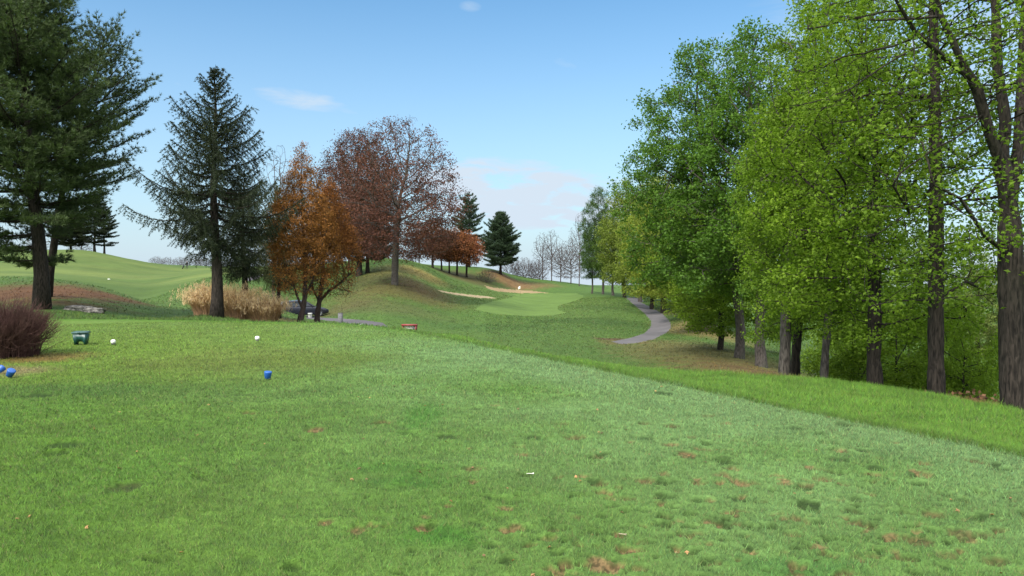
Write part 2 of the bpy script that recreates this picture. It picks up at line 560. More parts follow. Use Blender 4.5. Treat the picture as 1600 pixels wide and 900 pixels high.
PATCH = [  # px, depth, rx, ry, colour, strength
    (120, 37, 9, 7, C(80, 104, 46), .85), (330, 52, 7, 13, C(88, 114, 50), .7), (270, 27.5, 5, 3.2, C(82, 112, 44), .6),  # left mound greens, partly tree shade painted into the colour
    (30, 33, 4.2, 6, C(108, 72, 48), .9), (110, 34, 2.6, 4.5, C(106, 74, 46), .8), (195, 37, 1.5, 2.2, C(100, 68, 42), .6), (150, 30, 2.0, 2.0, C(92, 84, 44), .5),
    (90, 29, 2.2, 1.6, C(120, 84, 48), .6), (330, 26.5, 1.1, 2.4, C(70, 66, 50), .6),
    (620, 82, 9, 9, C(112, 92, 58), .65), (665, 92, 4.5, 9, C(122, 92, 62), .7), (590, 95, 6, 9, C(92, 72, 50), .6), (600, 66, 7, 7, C(96, 94, 56), .55),
    (540, 70, 4, 8, C(104, 92, 56), .6), (660, 112, 4.5, 9, C(190, 166, 96), .8), (615, 106, 4, 10, C(140, 130, 72), .6),
    (725, 146, 8, 14, C(100, 82, 54), .75), (780, 160, 5, 10, C(92, 84, 52), .55), (800, 163, 7.5, 8, C(140, 108, 72), .9), (840, 168, 6, 7, C(130, 100, 66), .6),
    (470, 34, 3.5, 8, C(110, 92, 60), .7), (520, 26.5, 1.6, 3, C(120, 92, 60), .7), (440, 30, 1.5, 3, C(106, 96, 56), .6),
    (1120, 36, 4.5, 15, C(124, 110, 64), .6), (1050, 42, 4, 12, C(110, 104, 60), .6), (1180, 26, 3.2, 9, C(116, 96, 62), .65), (1090, 62, 2.5, 16, C(134, 116, 74), .8),
    (1060, 90, 3, 18, C(120, 110, 70), .7), (1250, 24, 3.5, 7, C(112, 88, 60), .6), (1480, 16, 4, 4, C(90, 78, 46), .7), (1350, 20, 3, 6, C(96, 76, 50), .6),
    (1540, 10.6, .5, .5, C(150, 100, 76), .8), (953, 53, 1.4, 1.4, C(100, 78, 58), .9), (975, 50, 2.2, 3, C(118, 104, 62), .6), (1200, 15, 1.5, 1.2, C(120, 96, 62), .8),
    (5, 11.5, .8, .7, C(150, 130, 96), .7), (65, 13.1, .75, .8, C(128, 98, 56), .85), (100, 13.6, .7, .6, C(124, 118, 58), .6),
    (400, 13, 2.5, 2.5, C(104, 118, 48), .55), (250, 9.5, 3.0, .9, C(76, 108, 46), .45), (100, 9.8, 1.6, .6, C(70, 106, 46), .4), (620, 5.9, .5, .25, C(76, 126, 44), .5),
    (640, 5.5, .35, .2, C(66, 120, 42), .5), (690, 4.4, .3, .2, C(60, 120, 30), .6), (660, 8, .25, .9, C(70, 125, 40), .6), (1240, 3.9, .4, .2, C(60, 116, 52), .4),
    (840, 112, 16, 34, C(102, 129, 58), .75), (800, 72, 9, 10, C(90, 122, 52), .5), (930, 72, 8, 6, C(68, 98, 42), .6), (955, 98, 7, 9, C(72, 100, 44), .5), (760, 60, 9, 5, C(72, 104, 44), .5),
]
PW = np.array([[*(gp(p[0], p[1])[:2]), p[2], p[3]] for p in PATCH])
POLY = {}


def inpoly(px, py, P):
    P = np.asarray(P, float); c = np.zeros(px.shape, bool); j = len(P) - 1
    for i in range(len(P)):
        xi, yi = P[i]; xj, yj = P[j]
        if yi != yj:
            c ^= ((yi > py) != (yj > py)) & (px < (xj - xi) * (py - yi) / (yj - yi) + xi)
        j = i
    return c


def ground_colour(x, y, z=None):
    sd = tee_sd(x, y); r = np.hypot(x, y)
    n1 = fbm(x * .45, y * .45, 3)[:, None]; n2 = fbm(x * 1.7 + 9, y * 1.7, 3)[:, None]; n3 = fbm(x * .12 - 4, y * .12, 3)[:, None]
    # tee turf
    n4 = noise2(x * 5, y * 6.5)[:, None] * .5 + noise2(x * 13, y * 15)[:, None] * .4
    tee = C(91, 126, 42) * (1 + .28 * n2 + .2 * n4) + C(40, 26, 0) * np.clip(n1, -.5, 1)
    edge = (sstep(-1.8, -.2, sd) * sstep(18, 14, y))[:, None]
    pale = (sstep(.5, -1.2, sd) * sstep(-8.0, -1.0, sd))[:, None] * np.clip(.75 + .9 * n1, 0, 1)
    tee = tee * (1 - pale * .8) + (C(118, 153, 94) * (1 + .2 * n2 + .18 * n4)) * pale * .8
    tee = tee * (1 - .6 * edge) + .6 * edge * C(120, 152, 100) * (1 + .1 * n2)
    warm = (sstep(-.5, -6, x) * sstep(7, 13, y))[:, None]
    tee = tee * (1 - .55 * warm) + .55 * warm * C(112, 138, 46) * (1 + .25 * n2)
    collar = (sstep(-.9, -.1, sd) * sstep(17, 20, y))[:, None]
    tee = tee * (1 - .5 * collar) + .5 * collar * C(84, 136, 44)
    # rough
    ro_near = (C(98, 138, 48) * (1 + .35 * n2) + C(40, 34, 10) * np.clip(n1, 0, 1)) * (1 - .35 * sstep(.35, .0, sd))[:, None]  # darker at the tee edge: shadow of the taller rough painted in
    ro_far = C(90, 119, 50) * (1 + .2 * n3 + .25 * n2) + C(44, 34, 12) * np.clip(n3, 0, 1) * .8
    dk = C(70, 102, 42) * (1 + .25 * n2)
    k = np.clip(.5 + 1.6 * n3, 0, 1)
    ro_far = ro_far * (1 - .5 * k) + .5 * k * dk
    w = sstep(17, 26, r)[:, None]
    rough = ro_near * (1 - w) + ro_far * w
    col = np.where((sd < 0)[:, None], tee, rough)
    for (p, q) in zip(PATCH, PW):
        d = np.hypot((x - q[0]) / q[2], (y - q[1]) / q[3])
        m = np.where(d < 1.8)[0]
        if len(m) == 0: continue
        fr = (2.2 if q[2] < 1 else 1.0 if q[2] < 2 else .55)
        nn = fbm(x[m] * fr * 2.2, y[m] * fr * 2.2, 3)
        f = (p[5] * sstep(1.25, .35, d[m] + .55 * nn))[:, None]
        col[m] = col[m] * (1 - f) + f * p[4] * (1 + .35 * nn[:, None])
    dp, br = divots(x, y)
    soil_shade = (np.clip(dp / .02, 0, 1) * .8 * sstep(.05, -.05, sd))[:, None]
    col = col * (1 - soil_shade) + soil_shade * C(42, 62, 24)  # dark soil green, with the shade inside the pits painted in
    br = (br * sstep(.05, -.05, sd))[:, None]
    dirt = (C(152, 122, 86) * (1 + .35 * n2)) * np.where(noise2(x * 31, y * 31) > .1, .45, 1.0)[:, None]
    col = col * (1 - br) + br * dirt
    return np.clip(col, .004, .9)


# ---- polar ground grid
th = np.concatenate([np.arange(-180, -38, 2.0), np.arange(-38, 38.0001, .12), np.arange(40, 180.001, 2.0)])
th[0] = -180; th[-1] = 180
rr = np.concatenate([np.geomspace(.05, 3.2, 16)[:-1], np.geomspace(3.2, 10, 330)[:-1], np.geomspace(10, 230, 395)[:-1], np.geomspace(230, 5000, 30)])
TH, RR = np.meshgrid(np.radians(th), rr)
GX = (RR * np.sin(TH)).ravel(); GY = (RR * np.cos(TH)).ravel()
GZ = terrain(GX, GY)
nr, nt_ = RR.shape
i = np.arange(nr - 1)[:, None] * nt_; j = np.arange(nt_ - 1)[None]
Q = np.stack([i + j, i + j + 1, i + nt_ + j + 1, i + nt_ + j], -1).reshape(-1, 4)
# bunkers: sunken floors
PXv, PYv = project(GX, GY, GZ)
BUNK1 = [(681, 452.5), (700, 456), (730, 460), (762, 463), (780, 466.5), (750, 465.8), (716, 461.5), (690, 456.5)]
BUNK2 = [(757, 446), (772, 449.5), (800, 452.5), (830, 454.5), (858, 457.8), (815, 458.2), (778, 455.5), (762, 451)]
GREEN = [(742, 484), (752, 476), (775, 470), (800, 464.5), (806, 461), (786, 459), (815, 458.6), (860, 458.2), (900, 458), (912, 462), (908, 467), (893, 472),
         (872, 478), (872, 484), (886, 489), (862, 493), (820, 494), (775, 491)]
PATH_R = [(954, 534), (985, 528), (1006, 521), (1016, 512), (1017, 501), (1006, 489), (994, 479), (982, 469), (978, 464.5), (998, 464.5), (1006, 471),
          (1003, 473), (1018, 480), (1037, 492), (1047, 503), (1049, 511), (1042, 520), (1022, 530), (995, 536), (972, 538)]
PATH_L = [(478, 492), (500, 496), (540, 498), (575, 501), (597, 504), (606, 510), (612, 519), (560, 519), (553, 508), (535, 503), (500, 500), (478, 498)]
PATH_U = [(382, 441), (398, 437), (412, 430), (416, 428.5), (406, 428.5), (396, 432), (380, 436)]
FAIR = [(-300, 60), (60, 62), (150, 58), (205, 52), (235, 58), (300, 72), (335, 84), (410, 112), (420, 155), (330, 181), (240, 182), (-300, 180)]


cx = GX[Q].mean(1); cy = GY[Q].mean(1); cz = GZ[Q].mean(1)
cpx, cpy = project(cx, cy, cz)
front = cy > 2
dist = np.hypot(cx, cy)
reg = np.zeros(len(Q), int)
_wob = .6 * noise2(cx * .8, cy * .8)
reg[tee_sd(cx, cy) < 0] = 1
reg[front & inpoly(cpx, cy, FAIR)] = 2
reg[front & inpoly(cpx + _wob, cpy + _wob * .5, GREEN) & (cy > 70) & (cy < 160)] = 3
reg[front & inpoly(cpx, cpy, BUNK1) & (cy > 85) & (cy < 125)] = 4
reg[front & inpoly(cpx, cpy, BUNK2) & (cy > 135) & (cy < 172)] = 5
reg[front & inpoly(cpx, cpy, PATH_R) & (cy > 38) & (cy < 140)] = 6
reg[front & inpoly(cpx, cpy, PATH_L) & (cy > 33) & (cy < 75)] = 7
reg[front & inpoly(cpx, cpy, PATH_U) & (cy > 60) & (cy < 120)] = 8
inb = ((PYv > 0) & (GY > 85) & (GY < 172)) & ((inpoly(PXv, PYv, BUNK1) & (GY < 125)) | (inpoly(PXv, PYv, BUNK2) & (GY > 135)))
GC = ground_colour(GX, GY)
M_TEE = ground_mat('tee_turf', 90, .35, .6, .02)
M_ROUGH = ground_mat('rough_turf', 9, .24, .6, .06)
M_FAIR = ground_mat('fairway_turf', 5, .2, .3, .05)
M_SAND = ground_mat('sand', 8, .12, .3, .05, rough=.95)
M_ASPH = ground_mat('asphalt', 14, .16, .2, .01, rough=.8)


def region_mesh(name, k, mat, colfn=None, label=None, cat=None):
    f = Q[reg == k]
    if len(f) == 0:
        print('EMPTY REGION', name); return
    idx, inv = np.unique(f, return_inverse=True)
    V = np.stack([GX[idx], GY[idx], GZ[idx]], 1)
    c = GC[idx] if colfn is None else colfn(GX[idx], GY[idx])
    me = np_mesh(name, V, [inv.reshape(-1, 4)], True, cols={'Col': c})
    o = link(name, me, mat)
    tag(o, label, cat, kind='structure')
    return o


def flat(c, amp=.12, sc=.3):
    c = np.asarray(c)
    return lambda x, y: np.clip(c * (1 + amp * fbm(x * sc, y * sc, 3)[:, None] + .5 * amp * noise2(x * .04, y * .4)[:, None]), .002, .9)


def faircol(x, y):
    n = fbm(x * .07, y * .07, 3)[:, None]
    k = np.clip(.5 + 1.3 * fbm(x * .02 + 8, y * .05, 2)[:, None], 0, 1)
    return np.clip((C(112, 128, 62) * (1 - k) + C(86, 110, 48) * k) * (1 + .2 * n), 0, 1)


region_mesh('ground', 0, M_ROUGH, None, 'rolling rough grass hillsides and slopes around the tee', 'ground')
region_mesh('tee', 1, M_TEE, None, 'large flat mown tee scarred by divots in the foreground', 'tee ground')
region_mesh('fairway', 2, M_FAIR, faircol, 'pale mown fairway rising to a ridge behind the left mound', 'fairway')
region_mesh('putting_green', 3, M_FAIR, flat(C(106, 134, 62), .14, .15), 'smooth light green putting surface with the flag', 'green')
region_mesh('sand_bunker', 4, M_SAND, flat(C(184, 166, 130)), 'thin pale sand bunker left of the green', 'bunker')
region_mesh('sand_bunker', 5, M_SAND, flat(C(172, 150, 112)), 'sand bunker behind the green below the brown bank', 'bunker')
region_mesh('cart_path', 6, M_ASPH, flat(C(116, 112, 112), .22, .5), 'grey asphalt cart path curving below the row of green trees', 'path')
region_mesh('cart_path', 7, M_ASPH, flat(C(108, 104, 106), .2, .5), 'grey asphalt cart path running past the dark parked car', 'path')
region_mesh('cart_path', 8, M_ASPH, flat(C(120, 114, 120)), 'short stretch of asphalt path climbing beyond the dry grass clumps', 'path')
# ------------------------------------------------------------------ grass blades (stuff)
def wedge(n, r0, r1, a0=-37, a1=37):
    r = np.sqrt(rng.random(n) * (r1 ** 2 - r0 ** 2) + r0 ** 2); a = np.radians(rng.uniform(a0, a1, n))
    return r * np.sin(a), r * np.cos(a)


def blade_tris(x, y, z, h, w, lean, col):
    n = len(x); a = rng.random(n) * 2 * np.pi; b = rng.random(n) * 2 * np.pi
    dx = np.cos(a) * w * .5; dy = np.sin(a) * w * .5
    V = np.empty((n, 3, 3))
    V[:, 0] = np.stack([x - dx, y - dy, z], 1); V[:, 1] = np.stack([x + dx, y + dy, z], 1)
    l = lean * h
    V[:, 2] = np.stack([x + np.cos(b) * l, y + np.sin(b) * l, z + h], 1)
    c = np.repeat(col[:, None], 3, 1)
    return V.reshape(-1, 3), np.clip(c.reshape(-1, 3), .003, .9)


def tint(c, n, hv=.42, straw=.08):
    v = 1 + rng.normal(0, hv, (n, 1))
    g = rng.normal(0, .12, n)
    c = c * np.clip(v, .45, 1.8) * np.stack([1 + g * .8, np.ones(n), 1 - g * .6], 1)
    s = rng.random(n) < straw
    c[s] = c[s] * .4 + np.array([.20, .165, .075]) * .6
    return c


VV = []; CC = []
for r0, r1, dens, hh, ww in ((3.2, 6, 11000, .021, .0034), (6, 9, 6000, .022, .005), (9, 14, 2600, .022, .008), (14, 24, 900, .022, .013)):
    n = int(math.radians(74) / 2 * (r1 ** 2 - r0 ** 2) * dens)
    x, y = wedge(n, r0, r1)
    sd = tee_sd(x, y); dep, br = divots(x, y)
    k = (sd < 0) & (rng.random(n) > br * 1.25) & (rng.random(n) > np.clip(dep / .012, 0, .75))
    x, y, dep = x[k], y[k], dep[k]; n = len(x)
    z = terrain(x, y)
    patch = fbm(x * 1.1, y * 1.1, 2)
    h = 1.15 * hh * (1 + .4 * rng.normal(size=n)).clip(.35, 2) * (1 + .35 * patch) * (1 - .35 * (dep > .004))
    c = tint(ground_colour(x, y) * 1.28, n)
    V, c = blade_tris(x, y, z - .003, h, ww * rng.uniform(.6, 1.3, n), rng.uniform(.2, 1.1, n), c)
    VV.append(V); CC.append(c)
V = np.concatenate(VV); c = np.concatenate(CC)
o = link('tee_grass', np_mesh('tee_grass', V, [np.arange(len(V)).reshape(-1, 3)], cols={'Col': c}), M_BLADE)
tag(o, 'short mown grass blades covering the tee in the foreground', 'grass', kind='stuff')

VV = []; CC = []
for r0, r1, dens, hh, ww, a0, a1 in ((4.5, 9, 7000, .042, .005, 8, 42), (9, 14, 3600, .045, .008, -6, 42), (14, 20, 900, .05, .013, -30, 30), (20, 30, 300, .06, .025, -38, 20)):
    n = int(math.radians(a1 - a0) / 2 * (r1 ** 2 - r0 ** 2) * dens)
    x, y = wedge(n, r0, r1, a0, a1)
    sd = tee_sd(x, y)
    k = (sd > -.03) & (sd < np.where(y > 15, 3.0, 6.0)); x, y, sd = x[k], y[k], sd[k]; n = len(x)
    cl = fbm(x * 1.6, y * 1.6, 2)
    h = hh * np.clip(1 + .3 * rng.normal(size=n) + .7 * cl, .3, 2.4) * (1 + .7 * sstep(2.2, 4.2, sd))
    c = tint(ground_colour(x, y) * 1.3 * (1 + .25 * cl[:, None]), n, .22, .05)
    V, c = blade_tris(x, y, terrain(x, y) - .005, h, ww * rng.uniform(.6, 1.3, n), rng.uniform(.2, 1.0, n), c)
    VV.append(V); CC.append(c)
V = np.concatenate(VV); c = np.concatenate(CC)
o = link('rough_grass', np_mesh('rough_grass', V, [np.arange(len(V)).reshape(-1, 3)], cols={'Col': c}), M_BLADE)
tag(o, 'longer bright green rough grass bordering the mown tee', 'grass', kind='stuff')

# coarse tufts and leaf litter on the farther slopes
x, y = wedge(150000, 20, 130, -36, 16)
x2, y2 = wedge(60000, 14, 80, -2, 37)
x = np.concatenate([x, x2]); y = np.concatenate([y, y2])
z = terrain(x, y)
px_, py_ = project(x, y, z)
bad = (tee_sd(x, y) < 1.5) | inpoly(px_, y, FAIR) | inpoly(px_, py_, GREEN) | inpoly(px_, py_, PATH_R) | inpoly(px_, py_, PATH_L) | inpoly(px_, py_, PATH_U) | inpoly(px_, py_, BUNK1)
x, y, z = x[~bad], y[~bad], z[~bad]; n = len(x); r = np.hypot(x, y)
cl = fbm(x * .5, y * .5, 2)
c = tint(ground_colour(x, y) * 1.2 * (1 + .15 * cl[:, None]), n, .17, .04)
V, c = blade_tris(x, y, z - .01, (.035 + .0004 * r) * np.clip(1 + .4 * rng.normal(size=n), .3, 2), .02 + .0011 * r, rng.uniform(.3, 1.6, n), c)
o = link('slope_grass', np_mesh('slope_grass', V, [np.arange(len(V)).reshape(-1, 3)], cols={'Col': c}), M_BLADE)
tag(o, 'uneven grass tufts and leaf litter on the slopes beyond the tee', 'grass', kind='stuff')

# ------------------------------------------------------------------ trees
def unit(v):
    return v / (np.linalg.norm(v, axis=-1, keepdims=True) + 1e-9)


def leaf_quads(P, size, g, kind='leaf', D=None, flat=.5, tone=None, cross=True):
    """many leaves: lobed (two crossed diamonds) around points P"""
    n = len(P); s = np.broadcast_to(size, (n,)) * g.uniform(.65, 1.3, n)
    N = unit(g.normal(size=(n, 3)) * (1 - flat) + np.array([0, 0, flat]))
    T = unit(np.cross(N, g.normal(size=(n, 3))))
    if D is not None: T = unit(T * .6 + D)
    N = unit(np.cross(np.cross(T, N), T)); B = np.cross(N, T)
    fold = N * (s * .12)[:, None]
    a = T * (s * .55)[:, None]; b = B * (s * .30)[:, None]
    V = [P - a, P + b + fold, P + a * 1.05 - fold, P - b + fold]
    F_ = [np.arange(n)[:, None] * 4 + np.arange(4)]
    V = np.stack(V, 1).reshape(-1, 3)
    tn = g.random(n) if tone is None else tone
    t = np.repeat(tn, 4)
    if cross:
        a2 = B * (s * .48)[:, None]; b2 = T * (s * .24)[:, None]; o2 = -T * (s * .12)[:, None]
        V2 = np.stack([P - a2 + o2 - fold, P + b2 + fold * .6, P + a2 + o2 - fold, P - b2 + fold * .6], 1).reshape(-1, 3)
        V = np.concatenate([V, V2]); F_.append(F_[0] + n * 4); t = np.concatenate([t, t])
    return V, np.concatenate(F_), t


def colonize(stems, A, step, dk, g, mom=.45, jit=.12, up=.0, maxit=160):
    """space colonization; stems = list of (points, parent node index or -1)"""
    nodes = []; par = []
    for P, p0 in stems:
        p = p0
        P = np.asarray(P, float)
        seg = [P[0]]
        for a, b in zip(P[:-1], P[1:]):
            m = max(1, int(np.linalg.norm(b - a) / step))
            seg += [a + (b - a) * k / m for k in range(1, m + 1)]
        if p0 >= 0: seg = seg[1:]
        for q in seg:
            nodes.append(q); par.append(p); p = len(nodes) - 1
    nodes = [np.asarray(nodes)]; N = np.concatenate(nodes); par = list(par)
    D = ((A[:, None] - N[None]) ** 2).sum(-1)
    near = D.argmin(1); nd2 = D.min(1)
    prev = np.zeros_like(N); prev[:, 2] = 1
    for k in range(len(par)):
        if par[k] >= 0: prev[k] = unit(N[k] - N[par[k]])
    kids = np.bincount([p for p in par if p >= 0], minlength=len(N))
    alive = nd2 > dk * dk
    for it in range(maxit):
        act = np.where(alive)[0]
        if len(act) == 0: break
        uq, inv = np.unique(near[act], return_inverse=True)
        acc = np.zeros((len(uq), 3)); np.add.at(acc, inv, unit(A[act] - N[near[act]]))
        d = unit(unit(acc) + mom * prev[uq] + g.normal(0, jit, (len(uq), 3)) + np.array([0, 0, up]))
        new = N[uq] + d * step
        base = len(N)
        N = np.concatenate([N, new]); prev = np.concatenate([prev, d]); par += list(uq)
        kids = np.concatenate([kids, np.zeros(len(uq), int)]); kids[uq] += 1
        Dn = ((A[act][:, None] - new[None]) ** 2).sum(-1)
        mi = Dn.argmin(1); mv = Dn[np.arange(len(act)), mi]
        b = mv < nd2[act]
        near[act[b]] = base + mi[b]; nd2[act[b]] = mv[b]
        alive &= nd2 > dk * dk
        alive[act[kids[near[act]] > 3]] = False
    return N, np.array(par)


def skeleton_geo(N, par, r_base, r_tip, g, flare=1.35, kmin=3, minr=0.0):
    n = len(N)
    cnt = np.zeros(n); has = np.zeros(n, bool); has[par[par >= 0]] = True
    cnt[~has] = 1
    for k in range(n - 1, -1, -1):
        if par[k] >= 0: cnt[par[k]] += cnt[k]
    e = math.log(max(cnt[0], 2)) / math.log(r_base / r_tip)
    r = r_tip * cnt ** (1 / e)
    z0 = N[0, 2]
    kids = [[] for _ in range(n)]
    for k in range(n):
        if par[k] >= 0: kids[par[k]].append(k)
    G = Geo(); todo = [(0, -1)]
    while todo:
        s, p = todo.pop(); ch = [s] if p < 0 else [p, s]
        c = s
        while kids[c]:
            m = max(kids[c], key=lambda q: cnt[q])
            for q in kids[c]:
                if q != m: todo.append((q, c))
            ch.append(m); c = m
        P = N[ch]; rad = r[ch].copy()
        if p >= 0: rad[0] = min(rad[0], rad[1] * 1.25)
        if len(P) < 2 or rad.max() < minr: continue
        big = rad.max()
        if p < 0:
            hgt = P[:, 2] - z0
            rad = rad * (1 + (flare - 1) * np.exp(-hgt / (r_base * 2.2)))
            P = P.copy(); P[0, 2] -= .25
        k = 12 if big > .12 else 8 if big > .05 else 5 if big > .02 else kmin
        if big > .04 and len(P) > 3:
            rad = rad * (1 + .05 * g.normal(size=len(rad)))
        G.tube(P, rad, k, cap=False)
    return G, cnt, r


def crown_points(n, prof, zb, zt, g, c=(0, 0), clump=1.3, hole=.0, shell=.55, squash=None):
    """attractor points in a crown whose radius at height t in 0..1 is prof(t)"""
    out = []
    off = g.random(3) * 50
    while len(out) < n:
        m = n * 3
        t = g.random(m); a = g.random(m) * 2 * np.pi
        rad = prof(t); q = g.random(m) ** shell
        k = g.random(m) < (rad / max(rad.max(), 1e-6)) ** 1.5 + .05
        # lumpy outline
        lump = 1 + .28 * noise2(a * 1.4 * clump + off[0], t * 3.2 * clump + off[1]) + .14 * noise2(a * 4 + off[2], t * 8)
        x = rad * lump * q * np.cos(a) + c[0]; y = rad * lump * q * np.sin(a) + c[1]; z = zb + t * (zt - zb)
        if hole > 0:
            k &= noise2(x * .9 + off[0], z * .9 + off[1] + y * .5) > hole - 1
        out += list(np.stack([x, y, z], 1)[k])
    return np.array(out[:n])


def add_leaves(N, par, cnt, g, size, per, spread, maxcnt=3, cross=True, flat=.45, droop=0, keep=None, gapn=0):
    sel = np.where(cnt <= maxcnt)[0]; sel = sel[par[sel] >= 0]
    if keep is not None: sel = sel[keep(N[sel])]
    if gapn:
        o_ = g.random(3) * 40; q = N[sel]
        sel = sel[noise2(q[:, 0] / gapn + o_[0] + q[:, 1] * .7 / gapn, q[:, 2] * 1.5 / gapn + o_[1]) + .35 * g.normal(size=len(sel)) > -.22]
    P = np.repeat(N[sel], per, 0); n = len(P)
    P = P + g.normal(size=(n, 3)) * spread * np.array([1, 1, .75])
    if droop: P[:, 2] -= g.random(n) * droop
    ct = np.repeat(g.random(len(sel)), per)
    tone = np.clip(.55 * g.random(n) + .45 * ct, 0, 1)
    return leaf_quads(P, size, g, flat=flat, tone=tone, cross=cross)


TREES = {}


def tree_obj(name, loc, rz, trunk_me, crown_me, bark, leafmat, col, label, cat, group=None, scale=1.0, crown='crown'):
    t = empty(name, loc, rz, label, cat, group)
    t.scale = (scale,) * 3 if np.isscalar(scale) else scale
    if trunk_me is not None:
        if len(trunk_me.materials) == 0: trunk_me.materials.append(bark)
        link('trunk', trunk_me, None, t)
    if crown_me is not None:
        if len(crown_me.materials) == 0: crown_me.materials.append(leafmat)
        c = link(crown, crown_me, None, t); c.color = (*col, 1)
    return t


def leafy(seed, H, zb, prof, r_base, nA, step, leaf, per, spread, stems=None, dk=None, lean=(0, 0), hole=0, clump=1.3, shell=.55, r_tip=.006, flat=.45,
          droop=0, maxcnt=3, cross=True, mom=.45, up=0, c=(0, 0), keep=None, jit=.12, minr=0, extra=None, flare=1.25, gapn=0):
    g = np.random.default_rng(seed)
    A = crown_points(nA, prof, zb, H, g, c, clump, hole, shell)
    if extra is not None: A = np.concatenate([A, extra])
    if stems is None:
        k = 7; zz = np.linspace(0, zb + (H - zb) * .35, k)
        st = np.stack([lean[0] * (zz / H) + np.cumsum(g.normal(0, .03 * H / 10, k)), lean[1] * (zz / H) + np.cumsum(g.normal(0, .03 * H / 10, k)), zz], 1)
        st[0, :2] = 0
        stems = [(st, -1)]
    N, par = colonize(stems, A, step, dk or step * .9, g, mom, jit, up)
    G, cnt, r = skeleton_geo(N, par, r_base, r_tip, g, minr=minr, flare=flare)
    tm = G.mesh('trunk')
    cm = None
    if per:
        V, Fq, t = add_leaves(N, par, cnt, g, leaf, per, spread, maxcnt, cross, flat, droop, keep, gapn)
        cm = np_mesh('crown', V, [Fq], False, {'tone': t})
    return tm, cm


def ov(R_, peak=.4, lo=.25, top=.12, p=1.0):
    """crown profile: radius lo at the bottom, R_ at peak, top at the tip"""
    def f(t):
        a = np.clip(t / peak, 0, 1); b = np.clip((t - peak) / (1 - peak), 0, 1)
        return np.where(t < peak, R_ * (lo + (1 - lo) * np.sin(a * np.pi / 2)), R_ * (top + (1 - top) * np.cos(b * np.pi / 2) ** p))
    return f


G_YEL = (0.150, 0.257, 0.034); G_MID = (.105, .215, .042); G_DARK = (.040, .092, .026); G_LIGHT = (.105, .170, .030); G_OLIVE = (.105, .145, .034)
GRP_R = 'green trees in the row along the right'

# ---- the two big near trees on the right, with modelled limbs
p0 = gp(1585, 10.0)


def loc(px, py, d, base):
    return pt(px, py, d) - base


stA = [([(0, 0, 0), loc(1581, 560, 10, p0), loc(1580, 440, 10, p0), loc(1577, 330, 10, p0), loc(1566, 262, 10, p0)], -1)]


def stemidx(stems, step):
    n = 0
    for P, p in stems:
        P = np.asarray(P); m = 0
        for a, b in zip(P[:-1], P[1:]): m += max(1, int(np.linalg.norm(b - a) / step))
        n += m + (1 if p < 0 else 0)
    return n


sA = .16
n0 = stemidx(stA, sA) - 1
low = int(n0 * .82)
stA.append(([stA[0][0][-1], loc(1545, 205, 9.9, p0), loc(1527, 140, 9.8, p0), loc(1500, 90, 9.7, p0), loc(1470, 25, 9.6, p0), loc(1455, -40, 9.5, p0)], n0))
stA.append(([stA[0][0][-1], loc(1571, 190, 10.1, p0), loc(1558, 100, 10.2, p0), loc(1556, 20, 10.3, p0), loc(1548, -60, 10.4, p0)], n0))
stA.append(([stA[0][0][-2], loc(1592, 230, 10.2, p0), loc(1596, 120, 10.6, p0), loc(1600, 0, 10.8, p0)], low))
k2 = stemidx(stA[:1], sA) + int((stemidx(stA[:2], sA) - stemidx(stA[:1], sA)) * .42)
stA.append(([loc(1524, 130, 9.8, p0), loc(1480, 95, 9.5, p0), loc(1430, 50, 9.2, p0), loc(1400, 0, 9.0, p0)], k2))
stA.append(([loc(1579, 400, 10, p0), loc(1540, 370, 9.7, p0), loc(1500, 310, 9.4, p0), loc(1460, 290, 9.2, p0)], int(n0 * .62)))
tm, cm = leafy(101, 8.6, 1.7, ov(2.9, .55, .45, .35), .15, 640, sA, .058, 14, .12, stems=stA, hole=.5, gapn=.9, clump=1.8, r_tip=.005, c=(-.2, .2), maxcnt=4, flare=1.2)
tree_obj('deciduous_tree', p0, 0, tm, cm, M_BARK, M_LEAF, G_YEL, 'thick dark forked trunk with sparse spring leaves at the right edge of the picture', 'tree', GRP_R)

p0 = gp(1463, 11.6)
stB = [([(0, 0, 0), loc(1462, 520, 11.6, p0), loc(1463, 400, 11.6, p0), loc(1462, 250, 11.6, p0), loc(1460, 100, 11.7, p0), loc(1457, -60, 11.8, p0), loc(1455, -180, 11.9, p0)], -1)]
nB = stemidx(stB, sA) - 1
for px_, py_, dd, f in (((1400, 1360), (470, 478), -.5, .19), ((1510, 1540), (440, 455), .2, .2), ((1420, 1395), (330, 290), -.7, .38), ((1500, 1525), (330, 290), -.3, .40), ((1415, 1390), (150, 140), .4, .6)):
    k = int(nB * f); q = np.array(stB[0][0][0]) * 0
    # start point on the stem
    NN = []
    P = [np.asarray(v, float) for v in stB[0][0]]; seg = [P[0]]
    for a, b in zip(P[:-1], P[1:]):
        m = max(1, int(np.linalg.norm(b - a) / sA)); seg += [a + (b - a) * j / m for j in range(1, m + 1)]
    stB.append(([seg[k], loc(px_[0], py_[0], 11.6 + dd, p0), loc(px_[1], py_[1], 11.6 + dd * 2, p0)], k))
tm, cm = leafy(102, 8.8, 1.3, ov(2.1, .45, .6, .4), .118, 600, sA, .058, 13, .12, stems=stB, hole=.5, gapn=.8, clump=1.8, r_tip=.005, maxcnt=4, flare=1.15)
tree_obj('deciduous_tree', p0, 0, tm, cm, M_BARK, M_LEAF, G_YEL, 'straight dark trunk with low bare side limbs, second from the right edge', 'tree', GRP_R)

